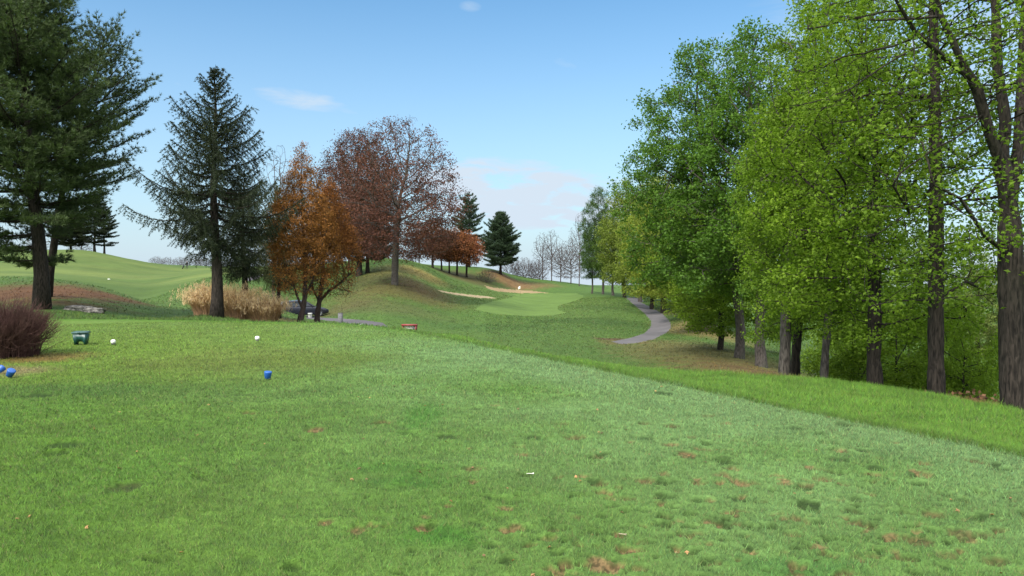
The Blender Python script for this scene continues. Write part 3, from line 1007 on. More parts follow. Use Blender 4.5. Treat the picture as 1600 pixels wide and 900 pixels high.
# ---- middle trees of the row
p0 = gp(1368, 13.8)
tmC, cmC = leafy(103, 8.3, 1.0, ov(2.0, .36, .75, .12), .122, 900, .16, .056, 38, .125, hole=.75, gapn=.8, lean=(-.2, 0), c=(-.3, 0), clump=2.0, maxcnt=4, flare=1.2)
tree_obj('deciduous_tree', p0, .4, tmC, cmC, M_BARK, M_LEAF, (0.165, 0.279, 0.034), 'bright yellow-green dense tree with short brown trunk on the bank', 'tree', GRP_R)
p0 = gp(1287, 16.5)
tmD, cmD = leafy(104, 9.4, 1.5, ov(1.8, .42, .7, .15), .085, 900, .17, .062, 36, .135, hole=.75, gapn=.8, clump=2.0, c=(.2, 0), maxcnt=4, flare=1.15)
tree_obj('deciduous_tree', p0, 1.3, tmD, cmD, M_BARKL, M_LEAF, (0.150, 0.262, 0.034), 'slender pale grey trunk under yellow-green leaves, behind the crest', 'tree', GRP_R)
p0 = gp(1225, 17.6)
tmE, cmE = leafy(105, 9.0, 1.8, ov(1.65, .33, .85, .12), .125, 900, .17, .062, 38, .135, hole=.78, gapn=.8, lean=(.5, 0), clump=1.8, c=(.75, 0), maxcnt=4, flare=1.2)
tree_obj('deciduous_tree', p0, 0, tmE, cmE, M_BARKL, M_LEAF, (0.160, 0.271, 0.034), 'grey-brown trunk of a touching pair, the left and paler one', 'tree', GRP_R)
p0 = gp(1242, 18.6)
tree_obj('deciduous_tree', p0, 2.2, tmC, cmC, M_BARK, M_LEAF, (0.142, 0.245, 0.034), 'blackish trunk of a touching pair, the right and darker one', 'tree', GRP_R, scale=(.85, .85, 1.02))
# the tall darker green pair
p0 = gp(1190, 31)
tmG, cmG = leafy(106, 14.2, 2.9, ov(3.4, .42, .8, .2), .2, 1500, .26, .115, 30, .19, hole=.8, gapn=1.2, flare=1.5, clump=1.7, maxcnt=4, r_tip=.009, lean=(-.4, 0), c=(-.5, 0))
tree_obj('deciduous_tree', p0, 0, tmG, cmG, M_BARKL, M_LEAF, G_MID, 'tall deep green tree with flared grey trunk, nearer of two on the brown slope', 'tree', GRP_R)
p0 = gp(1155, 34)
tmF, cmF = leafy(107, 14.4, 3.4, ov(3.7, .42, .85, .3), .2, 1500, .26, .115, 30, .19, hole=.8, gapn=1.2, flare=1.5, clump=1.7, maxcnt=4, r_tip=.009, lean=(-1.3, 0), c=(-1.7, 0))
tree_obj('deciduous_tree', p0, 0, tmF, cmF, M_BARKL, M_LEAF, (.100, .205, .044), 'tall deep green tree with flared grey trunk, farther of two on the brown slope', 'tree', GRP_R)

# ---- trees farther up the row: five crowns reused with their own size, turn and green
protos = [(tmF, cmF, 14.4), (tmG, cmG, 14.2)]
for sd_, H_, R_ in ((111, 13, 3.6), (112, 12, 3.0)):
    protos.append((*leafy(sd_, H_, 1.3, ov(R_, .42, .7, .15), .2, 1000, .3, .16, 28, .24, hole=.8, gapn=1.2, clump=1.7, maxcnt=4, r_tip=.01), H_))
ROW = [  # px, depth, height, width factor, proto, colour, label
    (1125, 41, 9.0, 1.15, 2, (.165, .275, .036), 'low spreading yellow-green tree over the brown slope, left of the tall deep green pair'),
    (1092, 60, 11, 1.3, 3, (.185, .28, .044), 'yellow-green tree hanging low above the bend of the cart path'),
    (1070, 76, 13.5, 1.15, 2, (.20, .26, .055), 'pale olive-green tree behind the bend of the cart path'),
    (1036, 92, 17.5, 1.1, 3, (.24, .31, .070), 'tall pale olive tree right of where the cart path disappears'),
    (1018, 104, 17, 1.1, 2, (.21, .285, .065), 'leafy tree with twin dark trunks beside the end of the cart path'),
    (1000, 118, 19.5, 1.05, 0, (.22, .29, .072), 'olive-green tree rising just left of the end of the cart path'),
    (976, 128, 20.5, .9, 3, (.19, .26, .066), 'pale green rounded tree in the middle of the far row'),
    (958, 136, 14.5, 1.0, 1, (.10, .175, .05), 'deep green tree standing just past the green, third from the far end'),
    (942, 144, 20.5, .72, 0, (.080, .150, .05), 'tall narrow dark green tree near the far end of the row'),
    (925, 148, 14.5, .8, 1, (.065, .13, .045), 'dark green tree at the far end of the row, beside the bare trees'),
    (1230, 46, 9.0, .9, 3, (0.156, 0.273, 0.042), 'mid green tree low behind the touching pair of trunks'),
    (1320, 56, 11.0, 1.0, 2, (0.176, 0.286, 0.052), 'green tree far down the bank seen between the grey and brown trunks'),
    (1420, 62, 11.5, 1.0, 0, (0.176, 0.286, 0.055), 'green tree on the low ground left of the straight dark trunk'),
    (1530, 76, 12.0, 1.0, 3, (0.192, 0.258, 0.090), 'hazy pale green tree on the low ground between the last two trunks'),
    (1650, 60, 12.0, 1.0, 1, (0.176, 0.286, 0.055), 'green tree on the low ground beyond the right edge trunk'),
]
for i, (px, d, H_, wf, pi_, col, lab) in enumerate(ROW):
    tm, cm, h0 = protos[pi_]
    s = H_ / h0
    tree_obj('deciduous_tree', gp(px, d), i * 1.7, tm, cm, M_BARK, M_LEAF, col, lab, 'tree', GRP_R, scale=(s * wf, s * wf, s))

# ---- understory on the bank
g_ = np.random.default_rng(61)
tmU, cmU = leafy(121, 2.6, .15, ov(1.5, .45, .8, .2), .045, 480, .11, .066, 20, .12, hole=.9, r_tip=.004, maxcnt=4)
for i, (px, d, sc, col, lab) in enumerate([(1400, 17, (.9, .9, .75), (0.168, 0.282, 0.036), 'leafy green bush behind the crest right of the short brown trunk'),
                                           (1505, 14.2, (.55, .55, .75), (0.180, 0.300, 0.042), 'drooping leafy bush between the straight and the forked trunk'),
                                           (1335, 24, (1.0, 1.0, .95), (0.156, 0.269, 0.037), 'bush with leaning stems left of the short brown trunk'),
                                           (1440, 21, (1.1, 1.1, .9), (0.140, 0.252, 0.039), 'dark green bush just behind the straight trunk')]):
    tree_obj('bush', gp(px, d), i * 2.1, tmU, cmU, M_BARK, M_LEAF, col, lab, 'bush', 'bushes under the right hand trees', scale=sc, crown='foliage')
# slanting sapling stems
G = Geo()
b0 = gp(1328, 18)
for px1, py1, r_ in ((1334, 500, .055), (1362, 520, .03), (1378, 535, .022)):
    e = loc(px1, py1, 18 + g_.uniform(-.3, .5), b0)
    P = np.array([(0, 0, -.2), e * .45 + np.array([.04, 0, -.03]), e, e * 1.5 + np.array([.1, 0, .1])])
    G.tube(P, [r_, r_ * .8, r_ * .6, r_ * .3], 7)
t = empty('sapling', b0, 0, 'small tree with slanting dark stems forking at the ground, by the short brown trunk', 'tree')
link('trunk', G.mesh('trunk'), M_BARK, t)
g3 = np.random.default_rng(62)
P = np.concatenate([loc(1334, 490, 18, b0) + g3.normal(size=(500, 3)) * .4, loc(1385, 515, 18, b0) * 1.2 + g3.normal(size=(400, 3)) * .35])
V, Fq, tn = leaf_quads(P, .09, g3)
c = link('crown', np_mesh('crown', V, [Fq], False, {'tone': tn}), M_LEAF, t); c.color = (.14, .24, .03, 1)


# ------------------------------------------------------------------ conifers
def needles(P, D, g, length, width, per, up=.3, spread=.55, tone=None):
    n = len(P) * per
    P2 = np.repeat(P, per, 0); D2 = np.repeat(D, per, 0)
    d = unit(D2 + np.array([0, 0, up]) + g.normal(size=(n, 3)) * spread)
    wv = unit(np.cross(d, g.normal(size=(n, 3)))) * width * .5
    L = (length * g.uniform(.6, 1.25, n))[:, None]
    V = np.stack([P2 - wv, P2 + wv, P2 + d * L], 1).reshape(-1, 3)
    t0 = np.repeat(g.random(len(P)) if tone is None else tone, per)
    t = np.clip(.6 * t0 + .4 * g.random(n), 0, 1)
    return V, np.arange(n * 3).reshape(-1, 3), np.repeat(t, 3)


def pine(seed, H, zb, R_, r_base, whorl=.55, nb=5, prof=None, lean=(0, 0), nl=.13, nw=.016, per=12, tuft=.14, elev=(-6, 50), curve=.12, side=.42, dens=1.0, azbias=None, rot=0, droop_hang=False, gap=.0):
    g = np.random.default_rng(seed)
    G = Geo(); k = 12
    zz = np.linspace(0, H, k); cur = np.stack([lean[0] * (zz / H) ** 1.3 + .05 * np.sin(zz * .8), lean[1] * (zz / H) ** 1.3 + .05 * np.cos(zz * .7), zz], 1)
    cur[0, :2] = 0
    rad = r_base * (1 - zz / H) ** .85 + .012
    r2 = rad * (1 + .35 * np.exp(-zz / (r_base * 2.5)))
    c2 = cur.copy(); c2[0, 2] -= .3
    G.tube(c2, r2, 12)
    prof = prof or (lambda t: (1 - t) ** .8)
    TP = []; TD = []
    z = zb
    while z < H - .25:
        t = (z - zb) / (H - zb)
        base = np.array([np.interp(z, zz, cur[:, j]) for j in range(3)])
        a0 = g.random() * 6.28
        m = nb if t < .8 else max(3, nb - 1)
        for b in range(m):
            if g.random() < gap: continue
            az = a0 + b * 2 * np.pi / m + g.normal(0, .22)
            L = R_ * prof(t) * g.uniform(.72, 1.12)
            if azbias is not None: L *= azbias(az, t)
            if L < .15: continue
            e = R(elev[0] + (elev[1] - elev[0]) * t ** 1.2 + g.normal(0, 5))
            dh = np.array([math.cos(az), math.sin(az), 0])
            s = np.linspace(0, 1, 8)[:, None]
            P = base + dh * L * s * math.cos(e) + np.array([0, 0, 1]) * (L * s * math.sin(e) + curve * L * s ** 2)
            P = P + np.cumsum(g.normal(0, .012 * L, P.shape), 0) * s
            br = .012 + .011 * L
            G.tube(P, br * (1 - s[:, 0] * .85), 5, cap=False)
            # side twigs in the plane of the branch
            ns = max(3, int(L / .28 * dens))
            sv = np.linspace(.22, .98, ns)
            pts = np.stack([np.interp(sv, s[:, 0], P[:, j]) for j in range(3)], 1)
            tan = unit(P[-1] - P[2])
            perp = np.array([-dh[1], dh[0], 0])
            for q, (sp, pp) in enumerate(zip(sv, pts)):
                for sg in (-1, 1):
                    l = (side * L * (1.08 - sp) + .18) * g.uniform(.6, 1.2)
                    ang = R(g.uniform(35, 62))
                    dd = unit(tan * math.cos(ang) + perp * sg * math.sin(ang) + np.array([0, 0, g.normal(.05, .1)]))
                    nt2 = max(2, int(l / tuft))
                    uu = np.linspace(.25, 1, nt2)[:, None]
                    tp = pp + dd * l * uu + np.array([0, 0, .06]) * l * uu ** 2
                    if l > .3: G.tube(np.array([pp, pp + dd * l * .9]), [.006, .003], 3, cap=False)
                    TP.append(tp); TD.append(np.repeat(dd[None], nt2, 0))
            TP.append(P[-2:]); TD.append(np.repeat(tan[None], 2, 0))
        z += whorl * g.uniform(.75, 1.25) * (1 - .35 * t)
    top = cur[-1:]; TP.append(np.repeat(top, 4, 0) - np.array([[0, 0, .1 * i] for i in range(4)])); TD.append(np.repeat(np.array([[0, 0, 1.]]), 4, 0))
    TP = np.concatenate(TP); TD = np.concatenate(TD)
    TP = TP + g.normal(0, .05, TP.shape)
    tone = np.clip(.5 + .35 * noise2(TP[:, 0] * 1.2 + TP[:, 1], TP[:, 2] * 1.5) + g.normal(0, .15, len(TP)), 0, 1)
    V, T, t = needles(TP, TD, g, nl, nw, per, tone=tone)
    return G.mesh('trunk'), np_mesh('crown', V, [T], False, {'tone': t})


def spruce(seed, H, zb, R_, r_base, prof, whorl=.3, nb=6, per=3, hang=.42, nl=.085, nw=.020, step=.06, gap=.1):
    g = np.random.default_rng(seed)
    G = Geo()
    zz = np.linspace(0, H, 14)
    cur = np.stack([.04 * np.sin(zz * 1.1), .04 * np.cos(zz), zz], 1); cur[0, :2] = 0; c2 = cur.copy(); c2[0, 2] -= .3
    G.tube(c2, (r_base * (1 - zz / H) + .01) * (1 + .35 * np.exp(-zz / .3)), 12)
    TP = []; TD = []
    z = zb
    while z < H - .12:
        t = (z - zb) / (H - zb)
        base = np.array([np.interp(z, zz, cur[:, j]) for j in range(3)])
        a0 = g.random() * 6.28
        for b in range(nb):
            if g.random() < gap: continue
            az = a0 + b * 2 * np.pi / nb + g.normal(0, .25)
            L = R_ * prof(t) * g.uniform(.5, 1.15) * (1 + .18 * math.sin(az * 2 + t * 9))
            if L < .08: continue
            dh = np.array([math.cos(az), math.sin(az), 0]); s = np.linspace(0, 1, 8)
            e = R(-13 + 52 * t + g.normal(0, 6))
            zc = L * (s * math.sin(e) - .16 * (1 - t) * np.sin(s * np.pi * .8) + .22 * s ** 3)
            P = base + dh * (L * s * math.cos(e))[:, None]; P[:, 2] += zc
            G.tube(P, (.008 + .010 * L) * (1 - s * .85), 4, cap=False)
            ns = max(3, int(L / .085)); sv = np.linspace(.12, 1, ns)
            pts = np.stack([np.interp(sv, s, P[:, j]) for j in range(3)], 1)
            perp = np.array([-dh[1], dh[0], 0])
            for sp, pp in zip(sv, pts):
                l = (hang * (1 - .6 * t) * (.45 + .55 * math.sin(sp * 2.8)) + .06) * g.uniform(.4, 1.3) * min(1, L)
                for sg in (-1, 1):
                    dd = unit(np.array([0, 0, -1.0 + .9 * t]) * g.uniform(.5, 1.1) + perp * sg * g.uniform(.15, .75) + dh * g.uniform(.1, .6))
                    m = max(2, int(l / step))
                    u = np.linspace(.1, 1, m)[:, None]
                    TP.append(pp + dd * l * u); TD.append(np.repeat(dd[None], m, 0))
            m = max(3, int(L / .05)); u = np.linspace(.3, 1, m)
            TP.append(np.stack([np.interp(u, s, P[:, j]) for j in range(3)], 1)); TD.append(np.repeat(unit(dh + np.array([0, 0, .4]))[None], m, 0))
        z += whorl * g.uniform(.7, 1.3) * (1 - .35 * t)
    m = 20; TP.append(cur[-1] - np.array([0, 0, 1]) * np.linspace(0, .6, m)[:, None]); TD.append(np.repeat(np.array([[0, 0, 1.]]), m, 0))
    TP = np.concatenate(TP); TD = np.concatenate(TD)
    V, T, t = needles(TP, TD, g, nl, nw, per, up=.1, spread=.6)
    return G.mesh('trunk'), np_mesh('crown', V, [T], False, {'tone': t})


P_GREEN = (.060, .094, .044); S_GREEN = (.026, .038, .024)
# big pines on the left
p0 = gp(65, 26.5)
tm, cm = pine(201, 13.2, 1.75, 3.7, .24, whorl=.46, nb=7, prof=lambda t: .55 + .5 * math.sin(min(t, .45) / .45 * 1.57) if t < .45 else 1.05 * (1 - (t - .45) / .55) ** .75 + .04,
              nl=.19, nw=.024, per=13, tuft=.12, elev=(-10, 42), curve=.22, dens=1.5, lean=(-.9, 0),
              azbias=lambda a, t: (0 if (t < .10 and math.cos(a) > -.2) else 1.0 + .24 * math.cos(a - 3.4)))
tree_obj('pine_tree', p0, 0, tm, cm, M_BARK, M_NEEDLE, P_GREEN, 'big dense pine with thick bare lower trunk at the left edge', 'tree', 'pines on the left mound')
p0 = gp(72, 31.5)
tm, cm = pine(202, 11.2, 2.9, 2.8, .16, whorl=.6, nb=6, prof=lambda t: .75 + .3 * math.sin(min(t, .4) / .4 * 1.57) if t < .4 else 1.05 * (1 - (t - .4) / .6) ** .6 + .04,
              nl=.19, nw=.024, per=12, tuft=.13, elev=(-4, 46), curve=.24, lean=(2.7, 0), gap=.08, dens=1.3, azbias=lambda a, t: 1.0 + .15 * math.cos(a))
tree_obj('pine_tree', p0, 0, tm, cm, M_BARK, M_NEEDLE, (.056, .088, .046), 'looser pine leaning right behind the big dense pine', 'tree', 'pines on the left mound')
# spruces
p0 = gp(338, 24.6)
tm, cm = spruce(203, 8.15, 2.45, 2.2, .19, lambda t: (.72 + .4 * math.sin(min(t, .25) / .25 * 1.57) if t < .25 else 1.12 * (1 - (t - .25) / .75) ** .95 + .03), whorl=.23, nb=6, hang=.42, per=7, gap=.16)
tree_obj('spruce_tree', p0, 0, tm, cm, M_BARK, M_NEEDLE, S_GREEN, 'tall pointed dark spruce standing in front of the dry grass clumps', 'tree', 'dark spruces')
p0 = gp(382, 36)
tm, cm = spruce(204, 6.8, 2.1, 1.6, .16, lambda t: .75 + .35 * math.sin(min(t, .3) / .3 * 1.57) if t < .3 else 1.1 * (1 - (t - .3) / .7) ** .7 + .05, whorl=.32, hang=.5, nl=.11, nw=.026, step=.06, nb=7)
tree_obj('spruce_tree', p0, 0, tm, cm, M_BARK, M_NEEDLE, (.034, .046, .028), 'shorter spruce with drooping twigs just behind the tall pointed spruce', 'tree', 'dark spruces')
p0 = gp(436, 33)
tree_obj('spruce_tree', p0, 2, tm, cm, M_BARK, M_NEEDLE, (.062, .074, .038), 'small olive spruce half hidden behind the orange tree', 'tree', 'dark spruces', scale=(.62, .62, .85))

# pines by the far hill
tmP, cmP = pine(205, 13.5, 2.0, 4.8, .28, whorl=.65, nb=6, prof=lambda t: .8 + .25 * math.sin(min(t, .25) / .25 * 1.57) if t < .25 else 1.05 * (1 - (t - .25) / .75) ** .85 + .04,
                nl=.40, nw=.07, per=12, tuft=.2, elev=(-2, 44), curve=.2, dens=1.2)
tmQ, cmQ = pine(206, 15, 2.6, 4.0, .28, whorl=1.15, nb=5, prof=lambda t: .7 + .3 * math.sin(min(t, .35) / .35 * 1.57) if t < .35 else (1 - (t - .35) / .65) ** .7 + .04,
                nl=.40, nw=.07, per=12, tuft=.2, elev=(0, 36), curve=.18, dens=1.2, gap=.1)
for px, d, sc, k, col, lab in ((782, 166, (1.0, 1.0, 1.02), 0, (.045, .078, .055), 'full conical blue-green pine on the ridge right of the rusty trees'),
                               (733, 172, (1.05, 1.05, 1.14), 1, (.045, .078, .056), 'layered pine with gaps standing behind the small rusty trees'),
                               (574, 102, (.85, .85, .92), 0, (.028, .048, .038), 'dark blue-green pine tucked behind the great oak'),
                               (148, 193, (1.1, 1.1, 1.0), 1, (.03, .042, .03), 'far ridge pine with twin neighbours, seen under the left pines'),
                               (163, 194, (.9, .9, .9), 1, (.03, .042, .03), 'slim far ridge pine, rightmost of those under the left pines'),
                               (111, 195, (1.1, 1.1, .95), 0, (.032, .044, .03), 'far ridge pine nearest the big left trunk')):
    tm, cm = ((tmP, cmP), (tmQ, cmQ))[k]
    tree_obj('pine_tree', gp(px, d), px * .7, tm, cm, M_BARK, M_NEEDLE, col, lab, 'tree', 'pines on the far ridges', scale=sc)

# ------------------------------------------------------------------ autumn trees
OR1 = (.24, .125, .044); OR2 = (.215, .102, .038); RED = (.090, .047, .041); RED2 = (.078, .044, .041); RUST = (.20, .085, .045)
p0 = gp(468, 26.8)
g = np.random.default_rng(31)
st = [([(0, 0, 0), (.12, 0, .45), (.2, 0, .95), (.22, 0, 1.6), (.2, 0, 2.6)], -1), ([(.12, 0, .45), (-.12, .1, 1.0), (-.35, .1, 1.8)], 3), ([(.2, 0, .95), (.5, -.1, 1.5), (.62, -.1, 2.3)], 7)]
tm, cm = leafy(301, 6.5, .95, ov(1.2, .34, .8, .06, 1.25), .10, 2500, .10, .044, 20, .09, stems=st, clump=.8, hole=0, maxcnt=3, r_tip=.004, mom=.55, up=.35, flat=.2,
               c=(.12, 0), keep=lambda P: np.random.default_rng(1).random(len(P)) < np.clip(.12 + .42 * (P[:, 2] - 1.0), .10, 1))
tree_obj('ornamental_tree', p0, 0, tm, cm, M_BARKO, M_DRYLEAF, OR1, 'upright orange-leaved tree on a leaning dark trunk, nearer of the two', 'tree', 'orange ornamental trees', crown='crown')
p0 = gp(495, 28.5)
st = [([(0, 0, 0), (.04, 0, .4), (.1, 0, .8), (.2, 0, 1.5), (.3, 0, 2.4)], -1), ([(.1, 0, .8), (.45, 0, 1.2), (.85, .1, 1.5), (1.3, .1, 1.9)], 7), ([(.1, 0, .8), (-.15, 0, 1.3), (-.2, 0, 2.0)], 7)]
tm, cm = leafy(302, 5.6, .95, ov(1.2, .32, .85, .06, 1.25), .10, 2500, .10, .044, 20, .09, stems=st, clump=.8, hole=0, maxcnt=3, r_tip=.004, mom=.55, up=.3, flat=.2,
               c=(.5, 0), keep=lambda P: np.random.default_rng(2).random(len(P)) < np.clip(.10 + .46 * (P[:, 2] - 1.2), .08, 1))
tree_obj('ornamental_tree', p0, 0, tm, cm, M_BARKO, M_DRYLEAF, OR2, 'rounder russet-orange tree with forked grey trunk, right of its taller neighbour', 'tree', 'orange ornamental trees')

# great oak and its companion
p0 = gp(617, 85)
tm, cm = leafy(303, 18.8, 3.0, ov(7.7, .40, .62, .36), .38, 2600, .40, .19, 16, .34, clump=1.1, hole=.92, maxcnt=2, flare=1.15, r_tip=.014, mom=.6, up=.12, flat=.2, shell=.5, jit=.16,
               lean=(.2, 0), c=(.4, 0), cross=False, keep=lambda P: np.random.default_rng(3).random(len(P)) < np.clip(.98 - .06 * (P[:, 2] - 6), .38, .98))
tree_obj('oak_tree', p0, 0, tm, cm, M_BARKL, M_DRYLEAF, RED, 'great spreading oak with sparse reddish-brown leaves and pale straight trunk', 'tree', 'oaks on the hill')
p0 = gp(561, 101)
tm, cm = leafy(304, 19.5, 3.4, ov(5.8, .5, .6, .3), .38, 2200, .42, .20, 15, .36, clump=1.2, hole=.95, maxcnt=2, r_tip=.014, mom=.6, up=.2, flat=.2, cross=False, lean=(-.5, 0), c=(0, 0))
tree_obj('oak_tree', p0, 0, tm, cm, M_BARK, M_DRYLEAF, RED2, 'dusky red-brown oak behind and left of the great oak', 'tree', 'oaks on the hill')
# small rusty trees on the ridge
tmS, cmS = leafy(305, 9.5, 2.6, ov(3.8, .4, .6, .2), .2, 700, .40, .26, 12, .36, clump=1.4, hole=.97, maxcnt=3, r_tip=.02, flat=.2, cross=False)
for i, (px, d, sc, col, lab) in enumerate(((676, 140, (1.0, 1.0, .95), (.105, .055, .036), 'brownish tree at the left end of the row of small ridge trees'),
                                           (690, 148, (.8, .8, .85), (.115, .058, .036), 'slim brown ridge tree, second from the left of the small row'),
                                           (702, 146, (.8, .8, .9), (.13, .066, .036), 'olive-rust ridge tree on a leaning thin trunk'),
                                           (714, 146, (.95, .95, 1.0), (.17, .078, .040), 'rusty orange ridge tree with double trunk in the small row'),
                                           (729, 148, (.95, .95, .98), (.19, .080, .048), 'reddest small ridge tree, right end of the row beside the pine'))):
    tree_obj('ridge_tree', gp(px, d), i * 1.3, tmS, cmS, M_BARK, M_DRYLEAF, col, lab, 'tree', 'small rusty trees on the ridge', scale=sc)

# ------------------------------------------------------------------ bare trees
tmB1, _ = leafy(401, 14, 2.5, ov(3.0, .5, .4, .3), .13, 900, .3, 0, 0, 0, clump=1.2, r_tip=.018, mom=.7, up=.35, jit=.2, minr=0)
tmB2, _ = leafy(402, 10, 1.0, ov(3.4, .5, .6, .25), .12, 1500, .28, 0, 0, 0, r_tip=.020, mom=.6, up=.25, jit=.25)
tmB3, _ = leafy(403, 4.2, .2, ov(2.6, .45, .85, .3), .05, 1000, .2, 0, 0, 0, r_tip=.016, mom=.5, up=.35, jit=.3,
                stems=[([(0, 0, 0), (0, 0, .3)], -1), ([(0, 0, .1), (.7, .2, .9)], 0), ([(0, 0, .1), (-.7, -.2, .9)], 0)])
BT = [(848, 192, (1, 1, .86), 0, 'tall thin bare tree at the left of the leafless group past the green'), (862, 190, (1.0, 1.0, .92), 0, 'tallest thin bare tree of the leafless group past the green'),
      (876, 186, (1.0, 1.0, .95), 1, 'twiggy bare tree in the middle of the leafless group'), (892, 182, (1.1, 1.1, 1.1), 1, 'purplish twiggy bare tree touching the dark green row'),
      (905, 175, (.9, .9, 1.2), 0, 'bare tree poking out above the left end of the green row'), (60, 205, (1.1, 1.1, .7), 1, 'grey bare tree on the far left ridge beside the big trunk'),
      (128, 204, (1.0, 1.0, .6), 1, 'grey bare tree between the far ridge pines'), (655, 150, (.9, .9, .8), 1, 'bare tree on the ridge just right of the great oak trunk')]
for i, (px, d, sc, k, lab) in enumerate(BT):
    tree_obj('bare_tree', gp(px, d), i * 2.3, (tmB1, tmB2)[k], None, M_TWIG, None, None, lab, 'bare tree', 'leafless trees on the skyline', scale=sc)
p0 = gp(428, 58)
tm, _ = leafy(404, 12.3, 3, ov(2.3, .6, .4, .4), .11, 600, .3, 0, 0, 0, r_tip=.007, mom=.7, up=.5, jit=.15)
tree_obj('bare_tree', p0, 0, tm, None, M_TWIG, None, None, 'fine-twigged bare tree rising between the tall spruce and the orange tree', 'bare tree', 'leafless trees on the skyline')
p0 = gp(545, 112)
tree_obj('bare_tree', p0, 1, tmB2, None, M_TWIG, None, None, 'grey bare tree at the left flank of the dusky oak', 'bare tree', 'leafless trees on the skyline', scale=(1.3, 1.3, 1.9))
for i, px in enumerate((795, 808, 820, 832, 843, 245, 262, 281, 300, 318, 345, 372, 640, 760)):
    where = ('right of the conical pine' if 780 < px < 850 else 'along the far left fairway ridge' if px < 400 else 'behind the ridge trees')
    order = {795: 'grey leafless thicket bush nearest the pine', 808: 'second leafless thicket bush from the pine', 820: 'third leafless thicket bush from the pine', 832: 'fourth leafless thicket bush from the pine',
             843: 'leafless thicket bush beside the thin bare trees', 245: 'leftmost grey bush on the fairway ridge', 262: 'second grey bush from the left on the fairway ridge', 281: 'third grey bush from the left on the fairway ridge',
             300: 'grey bush on the fairway ridge left of the spruce trunk', 318: 'grey bush just left of the tall spruce trunk, on the skyline', 345: 'grey skyline bush just right of the tall spruce trunk',
             372: 'grey skyline bush left of the shorter spruce trunk', 640: 'low bare bush on the ridge beside the oak trunk', 760: 'low bare bush between the rusty trees and the pine'}[px]
    d = 188 if px > 780 else (150 if px > 500 else 198)
    q = gp(px, d); sc = g.uniform(.8, 1.15)
    tree_obj('bare_bush', q - np.array([0, 0, .3]), i * 1.1, tmB3, None, M_TWIG, None, None, order, 'bare bush', 'leafless bushes on the skyline', scale=(sc, sc, sc * (1.25 if 780 < px < 850 else .75)))


# ------------------------------------------------------------------ small things
M_BLUE = simple('blue_paint', (.013, .085, .33), .42, .1, 40)
M_WHITE = simple('white_paint', (.78, .78, .72), .45, .06, 30)
M_DGREEN = simple('green_plastic', (.008, .055, .045), .4, .1, 20)
M_LID = simple('lid_plastic', (.05, .105, .10), .35, .1, 20)
M_BLACK = simple('black_rubber', (.012, .012, .013), .7)
M_CAR = simple('car_paint', (.012, .013, .022), .22, .05, 10)
M_GLASS = simple('car_glass', (.03, .035, .04), .08, .05, 10)
M_CHROME = simple('bright_trim', (.55, .55, .58), .25, .05, 10, metallic=.9)
M_REDP = simple('red_paint', (.22, .030, .030), .5, .15, 12)
M_PALE = simple('pale_panel', (.62, .60, .54), .6, .1, 12)
M_POST = simple('weathered_wood', (.10, .10, .105), .85, .3, 30, bump=.4)
M_SKIN = simple('skin', (.42, .26, .19), .6)
M_DARKC = simple('dark_cloth', (.018, .019, .024), .85, .2, 30)
M_TROUS = simple('trousers', (.03, .03, .033), .85, .2, 30)
M_STEEL = simple('steel', (.35, .36, .38), .35, .1, 10, metallic=.8)


def stone_mat():
    m, nt, out = new_mat('field_stone')
    b = nd(nt, 'ShaderNodeBsdfPrincipled'); b.inputs['Roughness'].default_value = .9
    tc = nd(nt, 'ShaderNodeTexCoord'); n = nd(nt, 'ShaderNodeTexNoise'); n.inputs['Scale'].default_value = 9; n.inputs['Detail'].default_value = 6
    nt.links.new(tc.outputs['Object'], n.inputs['Vector'])
    c = mixc(nt, maprange(nt, n.outputs[0], .35, .62), (.05, .047, .04), (.26, .24, .21))
    nt.links.new(c, b.inputs['Base Color'])
    bp = nd(nt, 'ShaderNodeBump'); bp.inputs['Strength'].default_value = .8; bp.inputs['Distance'].default_value = .04
    nt.links.new(n.outputs[0], bp.inputs['Height']); nt.links.new(bp.outputs[0], b.inputs['Normal']); nt.links.new(b.outputs[0], out.inputs[0])
    return m


M_STONE = stone_mat()

# ---- tee markers: blue weighted cones with a bevelled slanted face on a spike
prof = [(0, .0), (.038, .0), (.044, .004), (.056, .088), (.058, .100), (.054, .108), (.043, .112), (.0, .113)]
me_m = lathe('body', prof, 28)
me_s = lathe('spike', [(0, -.08), (.004, -.07), (.006, .004), (0, .006)], 8)
GRPM = 'blue tee markers on the tee'
mk = None
for px, py, tilt, az_, sc, lab in ((418, 593, (.10, .10), .3, 1.06, 'solid blue tee marker standing alone on the open tee'),
                                   (14, 589, (.30, .55), .2, 1.10, 'blue tee marker tipped to show its round pale face, by the red shrub'),
                                   (-3, 584, (-.2, .9), .9, 1.0, 'blue tee marker half cut off by the left edge of the picture')):
    d = F * CAMZ / (py - 418)
    q = gp(px, d)
    if mk is None:
        o = empty('tee_marker', q, az_, lab, 'tee marker', GRPM); mk = o
        link('body', me_m, M_BLUE, o); link('spike', me_s, M_STEEL, o)
    else:
        o = mk.copy(); COL.objects.link(o)
        for ch in list(mk.children):
            c = ch.copy(); COL.objects.link(c); c.parent = o
        o['label'] = lab
    o.location = q + np.array([0, 0, .012 + .03 * abs(tilt[1])]); o.rotation_euler = (tilt[0], tilt[1], az_); o.scale = (sc * .9,) * 3
